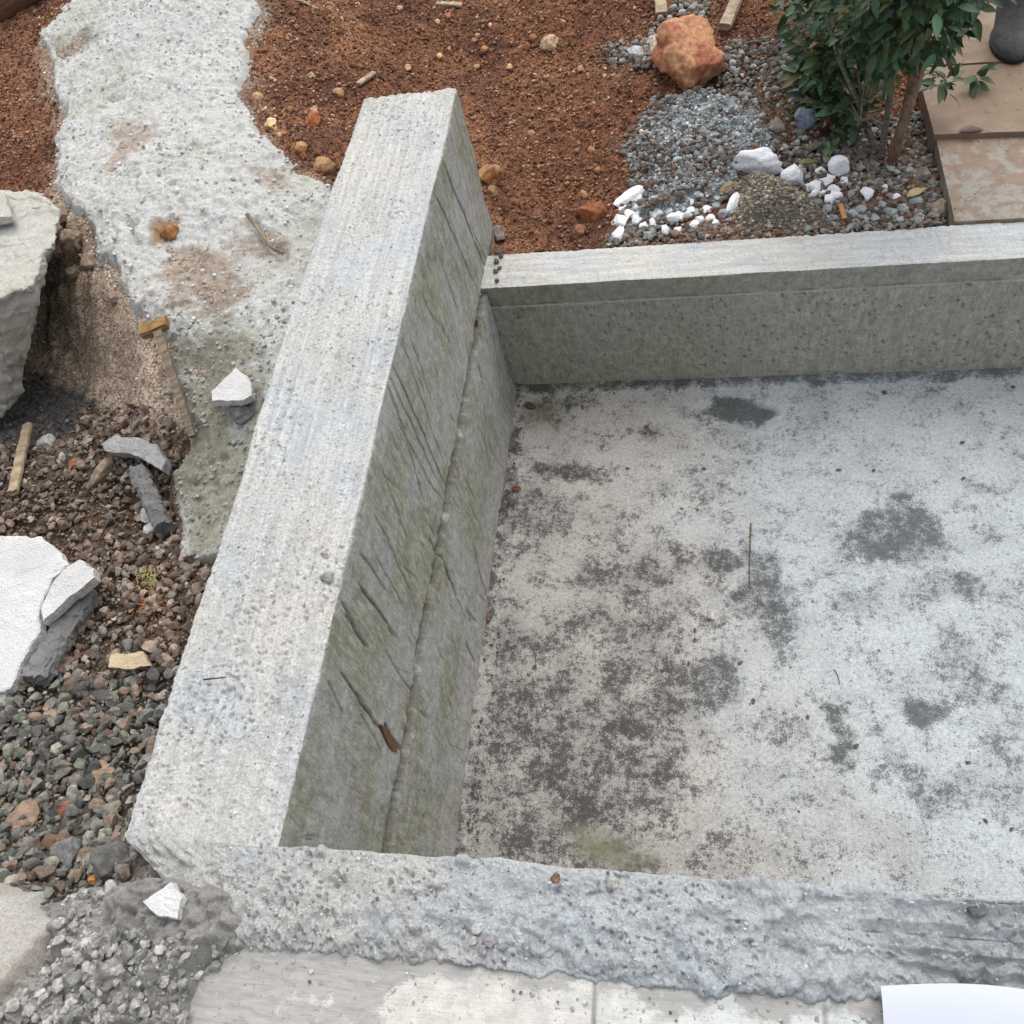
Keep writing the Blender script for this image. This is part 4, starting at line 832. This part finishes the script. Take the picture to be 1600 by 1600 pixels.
bar('batten', a, b, .034, .016, M_WOOD_PALE, 'short pale batten end poking in at the top edge', 'batten', 18)
a = hit(682, 10); b = hit(722, 12); a[2] += .01; b[2] += .01
bar('wood_chip', a, b, .018, .008, M_WOOD_PALE, 'pale wood chip on the red soil at the top edge', 'chip', 19)
a = hit(562, 137); b = hit(586, 120); a[2] += .012; b[2] += .012
bar('wood_chip', a, b, .018, .008, M_WOOD_PALE, 'pale wood chip on red soil just behind the tall wall end', 'chip', 20)
a = hit(1312, 330); b = hit(1318, 352); a[2] += .02; b[2] += .02
bar('wood_chip', a, b, .012, .006, mat_wood('orange_wood', (.42, .22, .09), (.28, .13, .05)), 'small orange wood chip upright in the rubble behind the low wall', 'chip', 21)
# log at the far left corner
a = hit(-90, 80); b = hit(90, -28); a[2] += .05; b[2] += .05
V, q, ng = tube(spline([a, a*.5+b*.5, b], 8), .078, 20, wob=.02)
tag(mesh('log', V, q, M_WOOD_BROWN, ngons=ng), 'round brown log on the red soil in the top left corner', 'log')
# roots, wires, twigs
def strand(name, pts, r, mat, label, cat, lift=.006, group=None, base=None):
    W = np.array([(hit(*p[:2])+np.array([0, 0, lift if len(p) < 3 else p[2]])) if base is None else at(p[0], p[1], base+(p[2] if len(p) > 2 else 0)) for p in pts]); V, q, ng = tube(spline(W, 8), np.linspace(r, r*.6, (len(W)-1)*8+1), 6)
    return tag(mesh(name, V, q, mat, ngons=ng), label, cat, group)
M_ROOT = mat_wood('pale_root', (.46, .38, .28), (.30, .23, .16)); M_DARKTWIG = mat_wood('dark_twig', (.10, .075, .05), (.05, .035, .025))
strand('root', [(440,2), (470,4), (500,18), (512,8), (525,14), (540,40), (552,62)], .0045, M_ROOT, 'thin pale root trailing over the red soil at the top edge', 'root')
strand('stick', [(395,352), (412,375), (432,402), (450,412)], .006, M_WOOD_GREY, 'brown stick lying in a groove of the cement spill', 'stick', lift=.032)
strand('wire', [(287,760,.05), (279,800,.035), (275,850,.02), (274,880,.015)], .0018, M_DARKTWIG, 'thin dark wire hanging down the crumbly edge of the spill', 'wire')
strand('twig', [(85,470,.09), (92,476,.11), (100,466,.13)], .0018, M_ROOT, 'tiny pale rootlet sticking out of the earth bank under the block', 'root') if False else None
strand('twig', [(1173,818,.002), (1172,850,.012), (1171,880,.004), (1171,916,.003)], .0022, mat_wood('green_twig', (.12, .12, .05), (.06, .06, .03)), 'thin green brown twig lying on the pit floor', 'twig', base=.002)
strand('twig', [(1303,1046,.003), (1309,1056,.006), (1312,1070,.003)], .0016, M_DARKTWIG, 'tiny dark curved twig on the bluish part of the pit floor', 'twig', base=.003)
strand('twig', [(830,1010,.004), (836,1024,.008), (838,1046,.003)], .0014, M_DARKTWIG, 'hair thin dark twig beside the pale patch on the pit floor', 'twig', base=.003)
strand('twig', [(318,1062,.004), (336,1060,.008), (353,1058,.006)], .0016, M_DARKTWIG, 'short dark twig on the tall wall top', 'twig', base=.803)
strand('straw', [(1285,1440,.004), (1330,1436,.018), (1380,1462,.010), (1396,1478,.004)], .0016, M_DARKTWIG, 'curved dark straw stuck to the ridged mortar of the near kerb wall', 'straw', base=.802) if False else None

# splinters left in the wall face: part of the wall
def splinter(pts, th):
    P3 = [atx(px, py, XA1+.004) for px, py in pts]; P3 = np.array(P3); k = len(P3); back = P3-np.array([th, 0, 0]); V = np.concatenate([P3, back])
    q = [(j, (j+1) % k, k+(j+1) % k, k+j) for j in range(k)]
    o = mesh('wood_splinter', V, q, M_WOOD_BROWN, wallA, ngons=[np.arange(k)[::-1], np.arange(k)+k], smooth=False); return o
splinter([(596,1132), (607,1140), (613,1150), (623,1162), (620,1170), (622,1176), (614,1174), (606,1160), (603,1152)], .02)
splinter([(735,875), (742,880), (751,925), (749,948), (741,935)], .02)
splinter([(745,500), (752,502), (756,530), (750,534)], .02)

# small bits on pit floor and on the walls
def bit(name, px, py, r, col, label, cat, seed, base, group=None, sc=(1, 1, .5)):
    return rock(name, px, py, r, col, label, cat, seed=seed, sub=3, base=base, group=group, sc=sc, lift=.8)
bit('leaf_scrap', 806, 764, 15, srgb(104, 66, 52), 'red brown leaf scrap on the pit floor next to the tall wall', 'leaf', 501, .008, sc=(1.2, .7, .15))
bit('leaf_scrap', 828, 634, 17, srgb(92, 64, 50), 'brown leaf scrap in the far corner of the pit floor', 'leaf', 502, .008, sc=(1.3, .8, .15))
bit('leaf_scrap', 762, 966, 11, srgb(122, 82, 58), 'orange leaf scrap at the foot of the tall wall', 'leaf', 503, .012, sc=(1, .8, .2))
bit('stone', 1112, 965, 14, srgb(190, 186, 178), 'small pale stone on the dark stain of the pit floor', 'stone', 504, .002, sc=(.8, 1, .7))
for k, (px, py, r) in enumerate([(835,1043,9),(826,1055,7),(1086,985,8),(1076,1037,10),(1157,1036,10),(1177,1096,11),(1035,1048,8),(1085,1000,7),(1248,1268,6),(1382,614,10),(1583,605,9),(1503,692,9),(1270,940,6),(1337,1166,12),(1262,1120,9),(910,637,9),(960,615,8),(1005,1243,9),(1045,993,6),(1100,733,9),(980,733,9),
                                 (1090,797,6),(1512,1192,9),(1540,1283,9),(1300,1364,6),(1580,1296,8),(1065,795,6),(1310,735,10),(1365,735,8),(1505,748,9)]):
    bit('dirt_crumb', px, py, r*.8, srgb(92, 88, 82), 'tiny dark dirt crumb lying on the pit floor', 'crumb', 520+k, .0005, 'dirt crumbs on the pit floor', sc=(1.2, .8, .4))
for k in range(70):
    py = rng.uniform(620, 1330); px = 797-(py-610)*.105+rng.uniform(4, 26)
    bit('dirt_crumb', px, py, rng.uniform(2.5, 6), srgb(84, 78, 72), 'tiny dark dirt crumb in the strip along the foot of the tall wall', 'crumb', 560+k, .006, 'dirt crumbs along the foot of the tall wall', sc=(1.2, .8, .6))
bit('mortar_lump', 515, 905, 24, srgb(140, 140, 136), 'raised grey mortar lump on the inner edge of the tall wall top', 'mortar', 640, .797, sc=(1.1, .9, .5))
bit('mortar_lump', 508, 870, 18, srgb(138, 136, 132), 'small rough mortar lump above the raised one on the tall wall top', 'mortar', 641, .797, sc=(1.2, .7, .4))
for k, (px, py, r) in enumerate([(748,1452,22),(768,1470,26),(792,1455,18),(812,1466,20),(800,1440,14),(770,1445,14),(826,1452,14),(755,1485,18),(822,1478,16),(740,1470,16),(785,1478,18),(835,1440,12)]):
    bit('mortar_chip', px, py, r, srgb(150, 146, 150) if k % 3 else srgb(176, 176, 174), 'purplish grey mortar chip in the cluster on the near kerb wall', 'mortar', 660+k, .799, 'mortar chips clustered on the near kerb wall', sc=(1.1, .8, .6))
bit('stone', 957, 1382, 22, srgb(160, 160, 156), 'grey rounded pebble stuck in the mortar at the inner edge of the kerb wall', 'stone', 680, .80)
bit('stone', 868, 1372, 17, srgb(120, 92, 76), 'brown pebble stuck in the bluish mortar of the kerb wall', 'stone', 681, .80)
bit('stone', 1525, 1422, 30, srgb(104, 110, 106), 'dark rough stone set in the ridged mortar of the kerb wall', 'stone', 682, .80)

# paper sheet on the tiles
n = NT('white_paper'); M_PAPER = n.out(n.mix(n.noise(3, 2), (.46, .50, .58), (.50, .53, .60)), .6, None, .3)
c0 = at(1376, 1541, .817); c1 = at(1700, 1570, .817); e1 = (c1-c0)[:2]; e1 /= np.linalg.norm(e1); e2 = np.array([e1[1], -e1[0]])
U, Vv = np.meshgrid(np.linspace(0, .297, 60), np.linspace(0, .21, 42), indexing='ij')
Xp = c0[0]+U*e1[0]+Vv*e2[0]; Yp = c0[1]+U*e1[1]+Vv*e2[1]+.010*np.sin(U/.297*math.pi*1.3)*np.exp(-Vv/.05); Zp = .779+.038*np.exp(-(Vv/.09)**2)+.003*np.sin(U*20)*np.exp(-Vv/.1)+.002
pp = mesh('paper_sheet', np.concatenate([np.stack([Xp, Yp, Zp], -1).reshape(-1, 3), np.stack([Xp, Yp, Zp-.0004], -1).reshape(-1, 3)]), np.concatenate([grid_quads_rev(60, 42), grid_quads(60, 42)+60*42]), M_PAPER)
tag(pp, 'blank white paper sheet lying on the tiled floor in the bottom right corner', 'paper')

# ------------------------------------------------------------------ paved path at the far right
n = NT('dirty_paving')
dirt = n.attr('dirt'); f = n.math('ADD', dirt, n.math('MULTIPLY', n.math('SUBTRACT', n.noise(28, 5, .7), .5), 1.6))
c = n.mix(n.noise(10, 4), srgb(112, 95, 80), srgb(134, 115, 97)); c = n.mix(n.rng(f, .35, .6), c, n.mix(n.noise(60, 4), (.17, .16, .14), (.32, .305, .275)))  # browns darkened, shade over the paving put into the base colour
c = n.mix(n.math('MULTIPLY', n.rng(n.noise(75, 3, .6), .65, .70), .9), c, (.09, .05, .035))
M_PAVE = n.out(c, n.rng(n.noise(30, 3), .3, .7, .55, .85), n.bump(n.noise(160, 5, .7), .001), .35)
def paving(poly, z0, z1, name='path', dirt=.1):
    W = [at(px, py, z1)[:2] for px, py in poly]; k = 60
    a, b, c_, d = [np.array(p) for p in W]; u, v = np.meshgrid(np.linspace(0, 1, k), np.linspace(0, 1, k), indexing='ij')
    T = a*(1-u)[..., None]*(1-v)[..., None]+b*(u*(1-v))[..., None]+c_*(u*v)[..., None]+d*((1-u)*v)[..., None]
    zz = z1+.0012*fbm(T[..., 0]*14, T[..., 1]*14, oct=3, seed=2)
    V = np.concatenate([[np.append(T[i, j], zz[i, j])] for i in range(k) for j in range(k)]); edge = [i*k for i in range(k)]+[(k-1)*k+j for j in range(1, k)]+[i*k+k-1 for i in range(k-2, -1, -1)]+[j for j in range(k-2, 0, -1)]
    E = V[edge]; m = len(E); lo = E.copy(); lo[:, 2] = z0; lo[:, :2] += .008*np.stack([fbm(E[:, 0]*20, E[:, 1]*20, oct=2, seed=6), fbm(E[:, 0]*20, E[:, 1]*20, oct=2, seed=7)], 1)
    mid = (E+lo)*.5; mid[:, :2] += .006*np.stack([fbm(E[:, 0]*40, E[:, 1]*40, oct=2, seed=8), fbm(E[:, 0]*40, E[:, 1]*40, oct=2, seed=9)], 1)
    q = list(grid_quads(k, k)); nb = k*k
    q += [(edge[j], edge[(j+1) % m], nb+(j+1) % m, nb+j) for j in range(m)]+[(nb+j, nb+(j+1) % m, nb+m+(j+1) % m, nb+m+j) for j in range(m)]
    at_ = np.concatenate([dirt+0*zz.ravel(), np.full(2*m, .8)])
    o = mesh(name, np.concatenate([V, mid, lo]), q, M_PAVE, attrs=dict(dirt=at_), smooth=False)
    bm = bmesh.new(); bm.from_mesh(o.data); bmesh.ops.recalc_face_normals(bm, faces=bm.faces); bm.to_mesh(o.data); bm.free(); return structure(o)
paving([(1492,346), (1462,213), (2150,190), (2200,312)], .2, .405, dirt=.45)
paving([(1460,210), (1432,106), (2120,70), (2150,187)], .2, .420, dirt=.02)
paving([(1431,103), (1405,10), (2090,-40), (2120,66)], .2, .422, dirt=.0)
paving([(1404,7), (1375,-90), (2060,-150), (2090,-44)], .2, .421, dirt=.0)
# ------------------------------------------------------------------ shrub
n = NT('leaf'); col = n.attr('Col', True)
c = n.mix(1.0, col, n.mix(n.noise(40, 4), gray(.75), gray(1.25)), 'MULTIPLY'); M_LEAF = n.out(c, .42, n.bump(n.noise(120, 3), .0006), .5)
tr = n.n('BsdfTranslucent'); n.set(tr.inputs[0], col); mx = n.n('MixShader'); mx.inputs[0].default_value = .18
n.t.links.new(n.b.outputs[0], mx.inputs[1]); n.t.links.new(tr.outputs[0], mx.inputs[2]); n.t.links.new(mx.outputs[0], n.t.nodes['Material Output'].inputs[0])
M_BARK = mat_wood('bark', (.24, .16, .105), (.12, .075, .05), (160, 160, 22)); M_BARK_G = mat_wood('grey_bark', (.20, .18, .15), (.10, .09, .075))
def leafgeo(k=7):
    t = np.linspace(0, 1, k); wd = .42*np.sin(np.pi*t**.85)*(1-.25*t); V = []
    for ti, wi in zip(t, wd):
        for s in (-1, -.5, 0, .5, 1): V.append((ti, s*wi*.5, .10*abs(s)*wi-.22*(ti-.3)**2))
    return np.array(V), grid_quads(k, 5)
LV, LQ = leafgeo()
def leaves(name, clusters, parent, smin=.030, smax=.058, seed=1):
    r = np.random.default_rng(seed); Vs, Qs, Cs = [], [], []; off = 0
    for (c0, rad, cnt, tone) in clusters:
        for _ in range(int(cnt*2.5)):
            d = r.normal(size=3); d /= np.linalg.norm(d); p = c0+d*rad*r.random()**.6
            out = d*.6+np.array([-.15, -.45, .15])+r.normal(size=3)*.45; out /= np.linalg.norm(out)
            up = np.array([0, -.25, 1.])+r.normal(size=3)*.35; s = np.cross(up, out); s /= np.linalg.norm(s); u = np.cross(out, s)
            L = r.uniform(smin, smax); W = p+L*(LV[:, :1]*out+LV[:, 1:2]*s+LV[:, 2:]*u); Vs.append(W); Qs.append(LQ+off); off += len(LV)
            g = r.random(); cc = srgb(46, 74, 50)*(1-g)+srgb(74, 92, 46)*g
            if r.random() < .16: cc = srgb(88, 128, 92)
            if r.random() < .06: cc = srgb(120, 110, 60)
            Cs.append(np.tile(cc*r.uniform(.55, 1.15), (len(LV), 1)))
    return mesh(name, np.concatenate(Vs), np.concatenate(Qs), M_LEAF, parent, cols=np.concatenate(Cs))
base = hit(1388, 250); sh = empty('shrub', tuple(base)); inv = -base
def part_tube(name, pts, r0, r1, mat, ns=10):
    W = spline(np.array(pts), 8); V, q, ng = tube(W-base, np.linspace(r0, r1, len(W)), ns); V = V+.0012*np.stack([fbm(V[:, 0]*60, V[:, 1]*60, V[:, 2]*25, 2, i) for i in range(3)], 1); o = mesh(name, V, q, mat, sh, ngons=ng); return o
g1 = hit(1392, 252); g1[2] -= .02; g2 = hit(1376, 246); g2[2] -= .02; g3 = hit(1402, 240); g3[2] -= .02
part_tube('stem', [g1, at(1412, 190, .50), at(1434, 122, .58), at(1447, 70, .66), at(1452, 10, .74)], .0145, .009, M_BARK)
part_tube('stem', [g2, at(1388, 170, .48), at(1398, 90, .60), at(1404, 20, .72), at(1402, -40, .82)], .008, .005, M_BARK_G)
part_tube('stem', [g3, at(1420, 145, .54), at(1434, 70, .66), at(1440, 0, .76)], .010, .007, M_BARK)
part_tube('stem', [hit(1370, 240), at(1345, 170, .47), at(1310, 90, .58), at(1290, 20, .68)], .008, .004, M_BARK_G)
CL = []
for (px, py, z, rad, cnt, tone) in [(1250,10,.58,.07,26,1.1),(1290,40,.66,.09,40,1),(1330,20,.75,.09,40,.9),(1300,90,.60,.08,34,1),(1335,70,.64,.08,36,1.1),(1270,75,.54,.06,18,.9),(1370,30,.85,.10,46,.8),(1410,20,.92,.10,46,.9),(1450,20,.95,.09,38,.9),
      (1420,65,.84,.06,22,1.1),(1390,75,.74,.07,24,.8),(1255,115,.47,.035,9,1.2),(1262,170,.42,.04,10,.7),(1310,205,.42,.05,10,.5),(1300,140,.48,.07,24,.7),(1345,140,.52,.07,26,.6),(1330,180,.44,.06,16,.5),(1290,170,.43,.05,12,.6),(1480,20,.9,.05,16,.9),(1465,60,.80,.05,16,.7),(1505,25,.85,.04,10,.8),(1478,125,.55,.035,9,.7),(1525,118,.46,.018,4,.7),
      (1375,105,.62,.05,10,.6),(1365,-60,1.0,.16,90,.9),(1450,-60,1.1,.16,90,.9),(1290,-60,.8,.13,60,.9),(1400,-160,1.25,.2,120,.9),(1500,-80,1.1,.13,60,.9),(1330,-160,1.0,.18,80,.9),(1490,-190,1.3,.2,100,.9)]:  # clusters above the view are unseen crown leaves, added to shade the ground
    p = at(px, py, .42+(z-.42)*.72); CL.append((p-base, rad*.95, cnt, tone))
for i, (c0, rad, cnt, tone) in enumerate(CL[:23]):
    j = i % 3; s0 = [at(1434, 122, .58), at(1398, 90, .60), at(1345, 170, .47)][j if i > 8 else 2]
    if c0[2]+base[2] < .5: s0 = at(1345, 190, .46)
    part_tube('twig', [s0, (s0+c0+base)*.5+np.array([0, 0, .02]), c0+base], .0035, .0018, M_BARK_G, 6)
leaves('foliage', CL, sh)
tag(sh, 'dark green leafy shrub with brown stems beside the paving', 'shrub')
# small ground clutter under the shrub
for k, (px, py) in enumerate([(1340,182),(1365,200),(1330,228),(1356,168),(1310,160),(1420,215),(1432,245),(1278,182)]):
    a = hit(px, py); an = rng.uniform(0, 3.1); b = a+.06*np.array([math.cos(an), math.sin(an), .15]); a[2] += .006
    V, q, ng = tube(spline([a, (a+b)*.5+[0, 0, .008], b], 5), .0016, 5); tag(mesh('dry_twig', V, q, M_BARK_G, ngons=ng), 'dry grey twig littering the ground under the shrub', 'twig', 'dry twigs under the shrub')
def flatleaf(name, px, py, L, col, label, lift=.012, base=None, ang=None):
    p = hit(px, py) if base is None else at(px, py, base); a = rng.uniform(0, 6.28) if ang is None else ang
    V = LV.copy()*L*1.0; V[:, 1] *= 1.1; x, y = V[:, 0].copy()-L*.5, V[:, 1].copy(); V[:, 0] = x*math.cos(a)-y*math.sin(a); V[:, 1] = x*math.sin(a)+y*math.cos(a)
    o = mesh(name, V, LQ, M_LEAF, cols=np.tile(col, (len(V), 1))); o.location = (p[0], p[1], p[2]+lift); tag(o, label, 'leaf'); return o
flatleaf('fallen_leaf', 1262, 262, .05, srgb(116, 112, 60), 'olive fallen leaf by the round white foam ball', .02, ang=.1)
flatleaf('fallen_leaf', 1430, 312, .06, srgb(150, 140, 84), 'yellowish fallen leaf beside the paving edge', .025, ang=.6)
flatleaf('fallen_leaf', 1518, 205, .06, srgb(70, 38, 28), 'dark brown fallen leaf on the joint between paving slabs', .006, .42, ang=.0)
flatleaf('fallen_leaf', 1375, 190, .05, srgb(120, 70, 40), 'orange brown fallen leaf under the shrub', .03)
# dry grass tuft and moss in the gravel
def tuft(px, py, col, label, cnt, L, seed, cat='dry grass'):
    r = np.random.default_rng(seed); p0 = hit(px, py); Vs, Qs = [], []; off = 0
    for _ in range(cnt):
        b = p0+np.array([*r.normal(0, .016, 2), .012]); a = r.uniform(0, 6.28); d = np.array([math.cos(a), math.sin(a), r.uniform(.05, .5)]); l = L*r.uniform(.5, 1.1)
        s = np.array([-d[1], d[0], 0])*.0011
        for t in np.linspace(0, 1, 5):
            c = b+d*l*t-np.array([0, 0, l*.5*t*t]); Vs += [c-s*(1-t*.8), c+s*(1-t*.8)]
        for i in range(4): Qs.append((off+2*i, off+2*i+1, off+2*i+3, off+2*i+2))
        off += 10
    o = mesh('grass_tuft', np.array(Vs)-p0, Qs, M_LEAF, cols=np.tile(col, (len(Vs), 1))); o.location = tuple(p0); tag(o, label, cat)
tuft(238, 948, srgb(160, 104, 60), 'dry orange grass wisps on the gravel by the tall wall', 70, .035, 1)
tuft(236, 912, srgb(150, 140, 84), 'yellow mossy tuft on the gravel by the tall wall', 70, .025, 2, 'moss')
tuft(405, 60, srgb(150, 142, 124), 'dry grey straw wisps at the right edge of the cement spill', 30, .05, 3, 'straw')

# ------------------------------------------------------------------ boot on the path
n = NT('grey_rubber'); M_BOOT = n.out(n.mix(n.noise(25, 4), (.07, .07, .072), (.14, .14, .14)), .85, n.bump(n.noise(28, 5), .012), .2)
bp = at(1578, 70, .425); bt = empty('boot', tuple(bp))
R_ = []; ns = 24
for (z, cx, cy, rx, ry) in [(0, 0, .0, .042, .075), (.006, 0, 0, .046, .08), (.03, 0, .0, .046, .078), (.05, 0, .02, .044, .062), (.07, 0, .045, .042, .045), (.12, 0, .055, .043, .043), (.2, 0, .06, .05, .05), (.32, 0, .065, .058, .058), (.34, 0, .065, .06, .06), (.335, 0, .065, .052, .052)]:
    R_.append([(cx+rx*math.cos(2*math.pi*j/ns), cy+ry*math.sin(2*math.pi*j/ns), z) for j in range(ns)])
V = np.array(R_).reshape(-1, 3); q = [(i*ns+j, i*ns+(j+1) % ns, (i+1)*ns+(j+1) % ns, (i+1)*ns+j) for i in range(len(R_)-1) for j in range(ns)]
mesh('shaft', V, q, M_BOOT, bt, ngons=[np.arange(ns)[::-1], np.arange(ns)+(len(R_)-1)*ns])
so_ = [[(1.08*x, 1.06*y, z) for x, y, z in R_[1]] for _ in (0,)]
V = np.array([[(x*1.07, y*1.05, 0.0005) for x, y, z in R_[1]], [(x*1.09, y*1.06, .014) for x, y, z in R_[1]]]).reshape(-1, 3)
n = NT('dark_sole'); mesh('sole', V, [(j, (j+1) % ns, ns+(j+1) % ns, ns+j) for j in range(ns)], n.out((.03, .03, .03), .7), bt, ngons=[np.arange(ns)[::-1], np.arange(ns)+ns])
tag(bt, 'grey boot standing on the brown paving at the right edge', 'boot')
